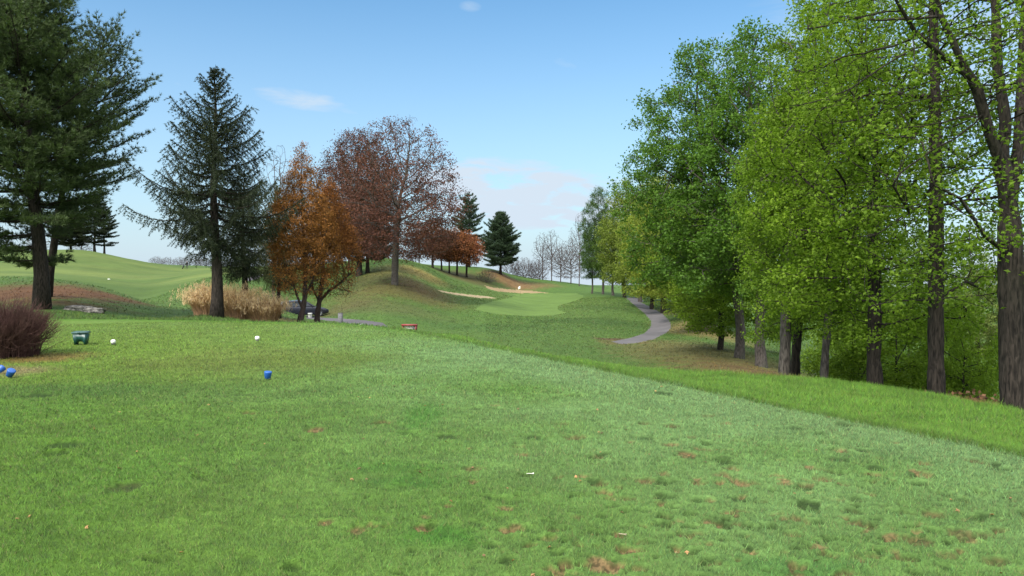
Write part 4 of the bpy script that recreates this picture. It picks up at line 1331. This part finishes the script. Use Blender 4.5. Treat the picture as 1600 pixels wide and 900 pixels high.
# white markers: domed tops on a dark foot
me_wd = lathe('dome', [(.042, .034), (.047, .042), (.049, .066), (.044, .086), (.029, .099), (.0, .103)], 24)
me_wf = lathe('foot', [(0, 0), (.034, 0), (.037, .01), (.041, .036), (0, .037)], 24)
wk = None
for px, py, lab in ((402, 532.5, 'white domed tee marker on a dark foot, nearer the middle of the tee'), (177, 538, 'white domed tee marker beside the green box on legs')):
    q = gp(px, F * CAMZ / (py - 418))
    if wk is None:
        o = empty('tee_marker', q, 0, lab, 'tee marker', 'white tee markers'); wk = o
        link('dome', me_wd, M_WHITE, o); link('foot', me_wf, M_POST, o)
    else:
        o = wk.copy(); COL.objects.link(o); o.location = q; o['label'] = lab
        for ch in list(wk.children):
            c = ch.copy(); COL.objects.link(c); c.parent = o

# ---- green seed box on legs
q = gp(127, F * CAMZ / (538.5 - 418))
o = empty('seed_box', q, .18, 'dark green plastic box with pale lid standing on short legs by the red shrub', 'box')
G = Geo()
# tapered tub with an arched opening underneath between its two end legs
xs = np.linspace(-.5, .5, 13)
Vt = []
for y_ in (-1, 1):
    for x_ in xs:
        ztop = .225; wt = .255; wb = .205
        zb_ = .0 if abs(x_) > .40 else .072 * (1 - (abs(x_) / .40) ** 4) ** .5
        zb_ = max(zb_, 0)
        fx = wb + (wt - wb) * (zb_ / ztop)
        Vt += [(x_ * fx, y_ * (.085 + .025 * zb_ / ztop), zb_), (x_ * wt, y_ * .112, ztop)]
n_ = len(xs) * 2
Qs = []
for i in range(len(xs) - 1):
    a = i * 2
    Qs += [(a, a + 2, a + 3, a + 1), (n_ + a, n_ + a + 1, n_ + a + 3, n_ + a + 2), (a, n_ + a, n_ + a + 2, a + 2), (a + 1, a + 3, n_ + a + 3, n_ + a + 1)]
Qs += [(0, 1, n_ + 1, n_), (n_ - 2, 2 * n_ - 2, 2 * n_ - 1, n_ - 1)]
G.add(Vt, Qs)
link('tub', G.mesh('tub', False), M_DGREEN, o)
G = Geo(); G.box((0, 0, .252), (.290, .245, .034)); G.box((0, 0, .2745), (.272, .225, .010), taper=.93)
link('lid', G.mesh('lid', True, .006), M_LID, o)
G = Geo(); G.box((0, -.131, .254), (.05, .008, .022)); link('latch', G.mesh('latch', True, .002), M_DGREEN, o)

# ---- field stones
for px, d, sx_, sz_, sd_, lab in ((124, 27.2, (.50, .30), .13, 3, 'darker low field stone half buried below the pine litter, left of two'), (147, 27.0, (.34, .26), .13, 4, 'paler grey field stone with a cracked face, right of two')):
    bm = bmesh.new(); bmesh.ops.create_icosphere(bm, subdivisions=4, radius=1)
    for v in bm.verts:
        c_ = v.co; k = 1 + .22 * float(noise2([c_.x * 1.5 + sd_ * 7], [c_.y * 1.5 + c_.z * 2])[0]) + .08 * float(noise2([c_.x * 5], [c_.z * 5 + c_.y * 3 + sd_])[0])
        v.co = Vector((math.copysign(abs(c_.x) ** .6, c_.x) * sx_[0] * k, math.copysign(abs(c_.y) ** .7, c_.y) * sx_[1] * k, math.copysign(abs(c_.z) ** .7, c_.z) * sz_ * k))
    me = bpy.data.meshes.new('stone'); bm.to_mesh(me); bm.free()
    for p in me.polygons: p.use_smooth = True
    o = link('stone', me, M_STONE); o.location = gp(px, d, .05); o.rotation_euler = (0, .03, .1 * sd_)
    tag(o, lab, 'stone', 'field stones by the left mound')

# ---- red twig shrub
g = np.random.default_rng(81)
q = gp(-2, 13.3)
o = empty('shrub', q, 0, 'rounded leafless shrub of dense dark red twigs at the left edge', 'shrub')
G = Geo()
for i in range(1250):
    a = g.random() * 6.283; rr_ = .62 * math.sqrt(g.random())
    b0 = np.array([rr_ * math.cos(a), rr_ * math.sin(a), -.03])
    a2 = a + g.normal(0, .5); out = abs(g.normal(.12, .14)) + .38 * rr_; hgt = g.uniform(.72, 1.06) * math.sqrt(max(.14, 1.08 - (rr_ + out * .6) ** 2 * .95))
    tip = b0 + np.array([math.cos(a2) * out * .78, math.sin(a2) * out * .78, hgt * 1.02])
    s = np.linspace(0, 1, 6)[:, None]
    P = b0 + (tip - b0) * s + np.array([math.cos(a2), math.sin(a2), 0]) * (-.10) * np.sin(s * np.pi) + np.cumsum(g.normal(0, .011, (6, 3)), 0)
    G.tube(P, np.linspace(.0065, .0022, 6), 3, cap=False)
    for j in range(4):
        k = g.integers(2, 5); d_ = unit(P[k + 1] - P[k] + g.normal(0, .075, 3)); l = g.uniform(.12, .38)
        G.tube(np.array([P[k], P[k] + d_ * l * .5, P[k] + d_ * l + [0, 0, .03]]), [.003, .0025, .0016], 3, cap=False)
M_RTWIG = bark_mat('red_twig', (.075, .038, .032), .8, .4)
link('twigs', G.mesh('twigs'), M_RTWIG, o)

# ---- ornamental dry grass clumps
M_STRAW = foliage_mat('straw', .3, .6, 1.4, (1.1, 1.0, .8), .8, .1)


def strips(P0, az, h, lean, w, seg=4):
    n = len(P0); V = []
    for s in np.linspace(0, 1, seg + 1):
        c = P0 + np.stack([np.cos(az) * lean * h * s ** 2.0, np.sin(az) * lean * h * s ** 2.0, h * (s - .28 * lean * s ** 2.4)], 1)
        ww = w * (1 - .85 * s ** 1.5) * .5
        V += [c + np.stack([-np.sin(az), np.cos(az), 0 * az], 1) * ww[:, None], c - np.stack([-np.sin(az), np.cos(az), 0 * az], 1) * ww[:, None]]
    m = (seg + 1) * 2
    V = np.stack(V, 1).reshape(-1, 3); b = np.arange(n)[:, None] * m
    Q_ = np.concatenate([b + np.array([2 * i, 2 * i + 1, 2 * i + 3, 2 * i + 2]) for i in range(seg)])
    return V, Q_, m


for px, d, hh, rr_, sd_, lab in ((327, 26.0, 1.14, .62, 1, 'leftmost clump of tall dry tan ornamental grass, behind the spruce trunk'),
                                 (368, 26.3, 1.26, .66, 2, 'middle clump of tall dry tan ornamental grass, right of the spruce trunk'),
                                 (411, 26.2, 1.08, .62, 3, 'rightmost clump of tall dry tan ornamental grass, nearest the dark car')):
    g = np.random.default_rng(90 + sd_)
    n = 2600; a = g.random(n) * 6.283; r_ = rr_ * np.sqrt(g.random(n)) * .8
    P0 = np.stack([r_ * np.cos(a), r_ * np.sin(a), np.full(n, -.04)], 1)
    az_ = a + g.normal(0, .7, n); lean = np.abs(g.normal(.08, .26, n)) + .60 * (r_ / rr_) ** 1.5
    h = hh * g.uniform(.55, 1.08, n) * (1 - .38 * (r_ / rr_) ** 2) * (1 + .14 * noise2(P0[:, 0] * 3 + sd_, P0[:, 1] * 3))
    V, Q_, m = strips(P0, az_, h, lean, g.uniform(.010, .022, n))
    tone = np.repeat(np.clip(g.normal(.45, .22, n), 0, 1), m)
    o = empty('ornamental_grass', gp(px, d), 0, lab, 'ornamental grass', 'dry ornamental grass clumps')
    c = link('blades', np_mesh('blades', V, [Q_], False, {'tone': tone}), M_STRAW, o); c.color = (.44, .30, .205, 1)
    # pale feathery seed heads at the tips
    tipn = 420; k = g.integers(0, n, tipn)
    tp = P0[k] + np.stack([np.cos(az_[k]) * lean[k] * h[k], np.sin(az_[k]) * lean[k] * h[k], h[k] * (1 - .28 * lean[k])], 1)
    P2 = np.repeat(tp, 9, 0) + g.normal(size=(tipn * 9, 3)) * .025 + np.array([0, 0, .05]) * g.normal(size=(tipn * 9, 1))
    V, T_, t_ = needles(P2, np.tile([[0, 0, 1.]], (len(P2), 1)), g, .085, .012, 2, up=.2, spread=.35)
    c = link('seed_heads', np_mesh('seed_heads', V, [T_], False, {'tone': t_}), M_STRAW, o); c.color = (.62, .50, .36, 1)

# ---- dark car, seen from behind its left rear corner
q = gp(473, 65.5)
o = empty('parked_car', q, R(24), 'dark hatchback car parked on the path behind the orange trees', 'car')


def loft(sections):
    """closed loft through rings of equal size along X"""
    k = len(sections[0]); V = np.concatenate(sections); Q_ = []
    for i in range(len(sections) - 1):
        for j in range(k):
            Q_.append((i * k + j, i * k + (j + 1) % k, (i + 1) * k + (j + 1) % k, (i + 1) * k + j))
    me = bpy.data.meshes.new('loft'); me.from_pydata(V.tolist(), [], Q_ + [tuple(range(k))[::-1], tuple(range((len(sections) - 1) * k, len(sections) * k))])
    bm = bmesh.new(); bm.from_mesh(me); bmesh.ops.recalc_face_normals(bm, faces=bm.faces); bm.to_mesh(me); bm.free()
    for p in me.polygons: p.use_smooth = True
    return me


def ring(x, w, z0, z1, r_=.12, k=5):
    pts = []
    for (sy, sz) in ((1, 1), (-1, 1), (-1, -1), (1, -1)):
        a0 = {(1, 1): 0, (-1, 1): 90, (-1, -1): 180, (1, -1): 270}[(sy, sz)]
        for a in np.linspace(a0, a0 + 90, k):
            cy_ = sy * (w / 2 - r_); cz_ = (z1 - r_) if sz > 0 else (z0 + r_)
            pts.append((x, cy_ + r_ * math.cos(R(a)), cz_ + r_ * math.sin(R(a))))
    return np.array(pts)


body = [ring(x, w_, z0, z1, r_) for x, w_, z0, z1, r_ in ((-2.12, 1.50, .42, .80, .10), (-2.05, 1.68, .30, .92, .13), (-1.6, 1.78, .22, .97, .14), (-.5, 1.80, .20, .95, .14), (.7, 1.80, .20, .92, .14),
                                                         (1.3, 1.77, .22, .86, .14), (1.85, 1.68, .26, .76, .14), (2.1, 1.5, .34, .64, .12), (2.16, 1.3, .40, .58, .08))]
link('body', loft(body), M_CAR, o)
cab = [ring(x, w_, .85, z1, r_) for x, w_, z1, r_ in ((-2.0, 1.40, .96, .05), (-1.72, 1.36, 1.28, .10), (-1.45, 1.32, 1.42, .12), (-.4, 1.34, 1.48, .12), (.2, 1.36, 1.42, .12), (.72, 1.42, 1.12, .1), (1.02, 1.46, .93, .04))]
link('cabin', loft(cab), M_CAR, o)
G = Geo()
G.add([(-1.985, -.55, 1.0), (-1.985, .55, 1.0), (-1.70, .50, 1.33), (-1.70, -.50, 1.33)], [(0, 3, 2, 1)])
rw = G.mesh('rear_window', False); link('rear_window', rw, M_GLASS, o).location = (-.03, 0, .02)
for sy in (-1, 1):
    G = Geo(); V = [(-1.5, .715 * sy, .97), (.62, .735 * sy, .97), (.12, .695 * sy, 1.34), (-.4, .69 * sy, 1.39), (-1.35, .68 * sy, 1.33)]
    me = bpy.data.meshes.new('side_window'); me.from_pydata(V, [], [(0, 1, 2, 3, 4) if sy < 0 else (4, 3, 2, 1, 0)]); link('side_window', me, M_GLASS, o)
G = Geo(); V = [(1.0, -.6, .97), (1.0, .6, .97), (.3, .55, 1.40), (.3, -.55, 1.40)]
me = bpy.data.meshes.new('windscreen'); me.from_pydata([(x + .035, y, z + .03) for x, y, z in V], [], [(0, 1, 2, 3)]); link('windscreen', me, M_GLASS, o)
me_w = lathe('tyre', [(.20, -.1), (.29, -.105), (.315, -.08), (.315, .08), (.29, .105), (.20, .1)], 24)
me_r = lathe('rim', [(0, -.07), (.12, -.08), (.205, -.095), (.205, .095), (.12, .08), (0, .07)], 20)
for x in (-1.32, 1.32):
    for sy in (-1, 1):
        w_ = link('wheel', me_w, M_BLACK, o); w_.location = (x, .80 * sy, .315); w_.rotation_euler = (math.pi / 2, 0, 0)
        link('rim', me_r, M_STEEL, w_)
M_TAIL = simple('tail_lamp', (.25, .01, .01), .25)
for sy in (-1, 1):
    G = Geo(); G.box((-2.09, .66 * sy, .80), (.06, .24, .14)); link('tail_light', G.mesh('tail_light', True, .015), M_TAIL, o)
G = Geo(); G.box((-2.13, 0, .64), (.02, .42, .12)); link('licence_plate', G.mesh('licence_plate', True, .004), M_PALE, o)
for sy in (-1, 1):
    G = Geo(); G.box((.72, .90 * sy, 1.0), (.12, .16, .11)); link('wing_mirror', G.mesh('wing_mirror', True, .02), M_CAR, o)
# white bucket beside the car
q = gp(484.5, 62.5)
o = empty('bucket', q, 0, 'plain white bucket-like tub standing beside the dark car', 'bucket')
link('tub', lathe('tub', [(0, 0), (.13, 0), (.145, .02), (.17, .40), (.185, .405), (.185, .43), (.16, .43), (.14, .05), (0, .05)], 20), M_WHITE, o)
G = Geo(); a = np.linspace(0, np.pi, 12); G.tube(np.stack([.185 * np.cos(a), .02 + 0 * a - .10 * np.sin(a), .40 - .14 * np.sin(a)], 1), .006, 5); link('handle', G.mesh('handle'), M_STEEL, o)

# ---- grey post, boards and stake near the tee edge
q = gp(532, 23.6)
o = empty('wooden_post', q, .2, 'short grey square wooden post at the far edge of the tee', 'post')
zt = pt(532, 489, 23.6)[2] - q[2]
G = Geo(); G.box((0, 0, zt / 2 - .1), (.15, .15, zt + .2)); link('shaft', G.mesh('shaft', True, .01), M_POST, o)
G = Geo(); G.box((0, 0, zt + .004), (.152, .152, .012), taper=.6); link('top_cap', G.mesh('top_cap', True, .002), M_BARKL, o)
q = gp(550, 24.2, .05); G = Geo(); G.box((0, 0, 0), (.42, .10, .05)); o = link('wooden_board', G.mesh('wooden_board', True, .008), simple('pale_wood', (.55, .50, .26), .7, .2, 20)); o.location = q; o.rotation_euler = (.0, .03, .1)
tag(o, 'pale yellowish board lying in the grass between the grey post and the path', 'board')
q = gp(555, 25); G = Geo(); zt = pt(555, 501, 25)[2] - q[2]; G.tube([(0, 0, -.1), (0, 0, zt)], .018, 8); o = link('stake', G.mesh('stake'), M_POST); o.location = q
tag(o, 'thin grey stake standing by the edge of the asphalt path', 'stake')
q = gp(565, 30, .03); q = np.array([*(pt(565, 508.5, 30)[:2]), gz(*(pt(565, 508.5, 30)[:2])) + .0])
o = empty('path_light', q, .3, 'small white box on a short stem beside the asphalt path', 'marker')
zt = max(.1, pt(565, 508.5, 30)[2] - q[2])
G = Geo(); G.tube([(0, 0, -.05), (0, 0, zt)], .02, 8); link('stem', G.mesh('stem'), M_POST, o)
G = Geo(); G.box((0, 0, zt + .03), (.15, .1, .07)); link('cap', G.mesh('cap', True, .01), M_WHITE, o)

# ---- red and white bench in the valley
q = gp(640, 50)
o = empty('bench', q, -.12, 'low red-topped bench with white panels in the grass below the tee', 'bench')
G = Geo(); G.box((0, 0, .405), (1.04, .42, .10)); link('seat', G.mesh('seat', True, .012), M_REDP, o)
for x in (-.44, .30, .455):
    G = Geo(); G.box((x, 0, .17), (.06, .36, .37)); link('leg', G.mesh('leg', True, .006), M_REDP if x != .30 else M_POST, o)
G = Geo(); G.box((-.07, -.05, .18), (.66, .03, .28)); link('front_panel', G.mesh('front_panel', True, .004), M_PALE, o)
G = Geo(); G.box((.377, -.05, .18), (.085, .03, .28)); link('side_panel', G.mesh('side_panel', True, .004), M_WHITE, o)

# ---- flag on the green
q = gp(813, 146)
o = empty('golf_flag', q, 0, 'white flag on a thin pole standing on the putting green', 'flag')
G = Geo(); G.tube([(0, 0, -.05), (0, 0, 1.75)], .022, 8); link('pole', G.mesh('pole'), simple('flag_pole', (.22, .17, .10), .5), o)
Vf = []; nx, nz = 9, 7
for i in range(nx):
    for j in range(nz):
        u_ = i / (nx - 1); v_ = j / (nz - 1)
        Vf.append((-u_ * .42, .05 * math.sin(u_ * 6) * u_, 1.73 - v_ * .55 - u_ * (.22 - .1 * v_)))
Qf = [(i * nz + j, i * nz + j + 1, (i + 1) * nz + j + 1, (i + 1) * nz + j) for i in range(nx - 1) for j in range(nz - 1)]
me = np_mesh('flag_cloth', Vf, [Qf], True)
fo = link('flag_cloth', me, M_WHITE, o); sm = fo.modifiers.new('thick', 'SOLIDIFY'); sm.thickness = .01
o2 = link('yardage_marker', lathe('yardage_marker', [(0, 0), (.13, 0), (.14, .02), (.13, .045), (.08, .07), (0, .075)], 16), M_WHITE); o2.location = gp(170, 80.5)
tag(o2, 'tiny white disc lying on the pale fairway beyond the left mound', 'marker')

# ---- golfer and bag on the far fairway
q = gp(292.5, 168)
o = empty('person', q, 0, 'distant person in dark clothes with legs apart on the far fairway', 'person')
J = {'pel': (0, 0, .92), 'sp1': (.0, -.02, 1.12), 'chest': (.0, -.04, 1.32), 'neck': (.0, -.05, 1.49), 'head': (.0, -.07, 1.60), 'crown': (0, -.07, 1.73),
     'hl': (-.10, 0, .88), 'kl': (-.17, -.06, .48), 'al': (-.24, .03, .08), 'tl': (-.25, -.15, .03), 'hr': (.10, 0, .88), 'kr': (.13, -.08, .48), 'ar': (.12, .02, .08), 'tr': (.13, -.17, .03),
     'shl': (-.19, -.03, 1.42), 'el': (-.30, -.06, 1.15), 'wl': (-.27, -.22, .95), 'shr': (.19, -.03, 1.42), 'er': (.27, -.02, 1.14), 'wr': (.26, -.16, .92)}
Rr = {'pel': .15, 'sp1': .14, 'chest': .165, 'neck': .062, 'head': .095, 'crown': .08, 'hl': .10, 'kl': .065, 'al': .045, 'tl': .04, 'hr': .10, 'kr': .065, 'ar': .045, 'tr': .04,
      'shl': .075, 'el': .05, 'wl': .035, 'shr': .075, 'er': .05, 'wr': .035}
E = [('pel', 'sp1'), ('sp1', 'chest'), ('chest', 'neck'), ('neck', 'head'), ('head', 'crown'), ('pel', 'hl'), ('hl', 'kl'), ('kl', 'al'), ('al', 'tl'), ('pel', 'hr'), ('hr', 'kr'), ('kr', 'ar'), ('ar', 'tr'),
     ('chest', 'shl'), ('shl', 'el'), ('el', 'wl'), ('chest', 'shr'), ('shr', 'er'), ('er', 'wr')]
ks = list(J); me = bpy.data.meshes.new('body'); me.from_pydata([J[k] for k in ks], [(ks.index(a), ks.index(b)) for a, b in E], [])
tmp = bpy.data.objects.new('tmp', me); COL.objects.link(tmp)
tmp.modifiers.new('skin', 'SKIN'); tmp.modifiers.new('sub', 'SUBSURF').levels = 2
for i, k in enumerate(ks):
    me.skin_vertices[0].data[i].radius = (Rr[k], Rr[k]); me.skin_vertices[0].data[i].use_root = (k == 'pel')
bpy.context.view_layer.update()
ev = tmp.evaluated_get(bpy.context.evaluated_depsgraph_get())
bme = bpy.data.meshes.new_from_object(ev); bme.name = 'body'
bpy.data.objects.remove(tmp)
bme.materials.clear()
for m_ in (M_DARKC, M_TROUS, M_SKIN, M_BLACK): bme.materials.append(m_)
for p in bme.polygons:
    c_ = p.center
    p.use_smooth = True
    p.material_index = 2 if (c_.z > 1.50 or (c_.z < 1.0 and abs(c_.x) > .215 and c_.y < -.1 and c_.z > .8)) else 0 if c_.z > .95 or (abs(c_.x) > .2 and c_.z > .9) else 1 if c_.z > .1 else 3
link('body', bme, None, o)
bm = bmesh.new(); bmesh.ops.create_uvsphere(bm, u_segments=16, v_segments=10, radius=.112)
bmesh.ops.delete(bm, geom=[v for v in bm.verts if v.co.z < -.02 and v.co.y < .03], context='VERTS')
hm = bpy.data.meshes.new('hair'); bm.to_mesh(hm); bm.free(); h_ = link('hair', hm, M_BLACK, o); h_.location = (0, -.06, 1.68)
q = gp(287, 167.5)
o = empty('golf_bag', q, R(10), 'dark golf bag leaning on its stand legs beside the distant person', 'golf bag')
G = Geo(); s = np.array([[-.28, 0, .03], [-.12, 0, .38], [.06, 0, .80], [.10, 0, .90]]); G.tube(s, [.12, .125, .13, .13], 14); link('bag', G.mesh('bag'), M_DARKC, o)
for sy in (-1, 1):
    G = Geo(); G.tube([(.05, .05 * sy, .74), (.30, .26 * sy, .0)], .014, 6); link('stand_leg', G.mesh('stand_leg'), M_BLACK, o)
for j, (dx, dy) in enumerate(((.0, .05), (.03, -.04), (-.04, 0))):
    G = Geo(); G.tube([(.08 + dx, dy, .86), (.17 + dx, dy * 1.5, 1.10)], .009, 6); G.tube([(.17 + dx, dy * 1.5, 1.10), (.23 + dx, dy * 1.5 + .03, 1.13)], [.03, .022], 8)
    link('golf_club', G.mesh('golf_club'), M_STEEL, o)

# ---- spent golf tees lying on the turf
tee_me = lathe('golf_tee', [(0, 0), (.0018, .006), (.0024, .045), (.0034, .055), (.0058, .062), (.0060, .066), (.0045, .066), (0, .062)], 12)
M_OLDTEE = simple('worn_tee_wood', (.36, .29, .21), .7, .2, 200)
for px, py, rz_, sc, lab in ((822, 742, 1.45, 1.25, 'white wooden golf tee lying flat in the middle of the tee turf'), (1058, 861, -.75, 1.05, 'pale golf tee lying in a brown divot low in the picture, right of the other'),
                             (966, 840, 1.05, 1.05, 'pale golf tee lying beside a bare tan patch, left of the similar one')):
    d = F * CAMZ / (py - 418); q = gp(px, d)
    o = link('golf_tee', tee_me, M_PALE); o.material_slots[0].link = 'OBJECT'; o.material_slots[0].material = M_PALE if py < 800 else M_OLDTEE; o.location = (q[0], q[1], float(terrain([q[0]], [q[1]])[0]) + .020)
    o.rotation_euler = (0, math.pi / 2 - .06, rz_ - math.pi / 2); o.scale = (sc, sc, sc * .75)
    tag(o, lab, 'golf tee', 'golf tees dropped on the turf')

# ---- fallen leaves on the tee (stuff)
g = np.random.default_rng(99)
n = 170
r_ = 3.6 + 12 * g.random(n) ** 1.3; a = np.radians(g.uniform(-36, 36, n)); x = r_ * np.sin(a); y = r_ * np.cos(a)
k = tee_sd(x, y) < .3; x, y = x[k], y[k]
P = np.stack([x, y, terrain(x, y) + .016], 1)
V, Fq, tn = leaf_quads(P, .03, g, flat=.75)
o = link('fallen_leaves', np_mesh('fallen_leaves', V, [Fq], False, {'tone': tn}), M_DRYLEAF); o.color = (.26, .18, .11, 1)
tag(o, 'scattered small dry leaves on the mown tee', 'fallen leaves', kind='stuff')
# drift of dry leaves and weeds by the right trunk
P = np.concatenate([np.array(gp(1535, 10.9)) + g.normal(size=(110, 3)) * np.array([.3, .3, .04]) + np.array([0, 0, .07]), np.array(gp(1470, 12.6)) + g.normal(size=(70, 3)) * np.array([.5, .3, .04]) + np.array([0, 0, .07])])
V, Fq, tn = leaf_quads(P, .07, g, flat=.3)
o = link('leaf_drift', np_mesh('leaf_drift', V, [Fq], False, {'tone': tn}), M_DRYLEAF); o.color = (.15, .10, .07, 1)
tag(o, 'drift of reddish dry leaves at the foot of the right hand trunks', 'fallen leaves', kind='stuff')

SKY_STRENGTH = .08
SKY_TINT = (.60, .98, 1.12)
CLOUD_COL = (3.85, 4.5, 5.2)
FILL_CLOUD_COL = (13, 13.3, 13.8)
SUN_STRENGTH = 2.7
EXPOSURE = 1.15
# ------------------------------------------------------------------ sky and sun
SUN_EL, SUN_AZ = 47, 215            # azimuth clockwise from +Y (view direction): behind, to the left
w = bpy.data.worlds.new('World'); S.world = w; w.use_nodes = True
nt = w.node_tree; nt.nodes.clear()
out = nt.nodes.new('ShaderNodeOutputWorld')
bg = nt.nodes.new('ShaderNodeBackground'); bg.inputs[1].default_value = SKY_STRENGTH
sky = nt.nodes.new('ShaderNodeTexSky'); sky.sky_type = 'NISHITA'; sky.sun_disc = False
sky.sun_elevation = R(SUN_EL); sky.sun_rotation = R(SUN_AZ)
sky.air_density = 1.0; sky.dust_density = 1.0; sky.ozone_density = 1.0; sky.altitude = 200
tc = nt.nodes.new('ShaderNodeTexCoord')
sx = nt.nodes.new('ShaderNodeSeparateXYZ'); nt.links.new(tc.outputs['Generated'], sx.inputs[0])
az = mathn(nt, 'ARCTAN2', sx.outputs[0], sx.outputs[1])
el = mathn(nt, 'ARCSINE', sx.outputs[2])
cv = nt.nodes.new('ShaderNodeCombineXYZ')
nt.links.new(mathn(nt, 'MULTIPLY', az, 5.0), cv.inputs[0]); nt.links.new(mathn(nt, 'MULTIPLY', el, 22.0), cv.inputs[1])
ns = nd(nt, 'ShaderNodeTexNoise'); ns.inputs['Scale'].default_value = 2.2; ns.inputs['Detail'].default_value = 7; ns.inputs['Roughness'].default_value = .6; ns.inputs['Distortion'].default_value = .5
nt.links.new(cv.outputs[0], ns.inputs['Vector'])
skyc = mixc(nt, 1.0, sky.outputs[0], SKY_TINT, 'MULTIPLY')
# pale haze low over the horizon
hz = maprange(nt, el, R(-2), R(25), 1, 0)
hz = mathn(nt, 'MULTIPLY', mathn(nt, 'POWER', hz, 1.6), .95)
cov = hz
CL = [(470, 156, 90, 20, 1.05, .10), (540, 172, 45, 9, .6, .2), (820, 257, 66, 13, 1.1, 0), (815, 312, 240, 75, 2.0, .10), (885, 100, 38, 13, .45, .25), (278, 133, 28, 12, .55, .3),
      (735, 10, 22, 10, .4, 0), (930, 282, 180, 36, 1.0, 0), (250, 390, 260, 60, .6, 0), (1450, 200, 420, 260, 1.0, 0)]
nz = maprange(nt, ns.outputs[0], .32, .66)
tot = None
for (px, py, sxp, syp, st, tilt) in CL:
    a_, b_, c_ = ray(px, py)
    a0 = math.atan2(a_, b_); e0 = math.atan2(c_, math.hypot(a_, b_))
    da = mathn(nt, 'SUBTRACT', az, a0); de = mathn(nt, 'SUBTRACT', el, e0)
    de = mathn(nt, 'ADD', de, mathn(nt, 'MULTIPLY', da, tilt))
    q = mathn(nt, 'ADD', mathn(nt, 'POWER', mathn(nt, 'ABSOLUTE', mathn(nt, 'DIVIDE', da, sxp / F)), 2), mathn(nt, 'POWER', mathn(nt, 'ABSOLUTE', mathn(nt, 'DIVIDE', de, syp / F)), 2))
    m_ = mathn(nt, 'MULTIPLY', maprange(nt, q, 0, 1, 1, 0), st)
    m_ = mathn(nt, 'MULTIPLY', m_, mathn(nt, 'ADD', mathn(nt, 'MULTIPLY', nz, .75), .25))
    tot = m_ if tot is None else mathn(nt, 'MAXIMUM', tot, m_)
cov = mathn(nt, 'MAXIMUM', tot, hz, clamp=True)
fin = mixc(nt, cov, skyc, CLOUD_COL)
# bright broken clouds overhead and behind, out of view, added as fill light
n3 = nd(nt, 'ShaderNodeTexNoise'); n3.inputs['Scale'].default_value = 2.5; n3.inputs['Detail'].default_value = 5
nt.links.new(tc.outputs['Generated'], n3.inputs['Vector'])
dk = maprange(nt, sx.outputs[2], .50, .72)
bk = mathn(nt, 'MULTIPLY', maprange(nt, sx.outputs[1], -.05, -.5), maprange(nt, sx.outputs[2], .02, .2))
fill_clouds = mathn(nt, 'MULTIPLY', mathn(nt, 'MAXIMUM', dk, bk), maprange(nt, n3.outputs[0], .3, .55, .55, 1))
fin = mixc(nt, fill_clouds, fin, FILL_CLOUD_COL)
nt.links.new(fin, bg.inputs[0]); nt.links.new(bg.outputs[0], out.inputs[0])

sl = bpy.data.lights.new('sun', 'SUN'); sl.energy = SUN_STRENGTH; sl.angle = R(18); sl.color = (1, .955, .89)
so = bpy.data.objects.new('sun', sl); COL.objects.link(so)
sv = Vector((math.sin(R(SUN_AZ)) * math.cos(R(SUN_EL)), math.cos(R(SUN_AZ)) * math.cos(R(SUN_EL)), math.sin(R(SUN_EL))))
so.rotation_euler = sv.to_track_quat('Z', 'Y').to_euler()
so.location = sv * 40
vs = S.view_settings
S.display_settings.display_device = 'sRGB'
vs.view_transform = 'Standard'; vs.look = 'None'; vs.exposure = EXPOSURE; vs.gamma = 1.0; vs.use_curve_mapping = False
S.render.engine = 'CYCLES'
S.cycles.max_bounces = 6; S.cycles.diffuse_bounces = 3; S.cycles.transmission_bounces = 4; S.cycles.transparent_max_bounces = 4
S.cycles.use_denoising = True
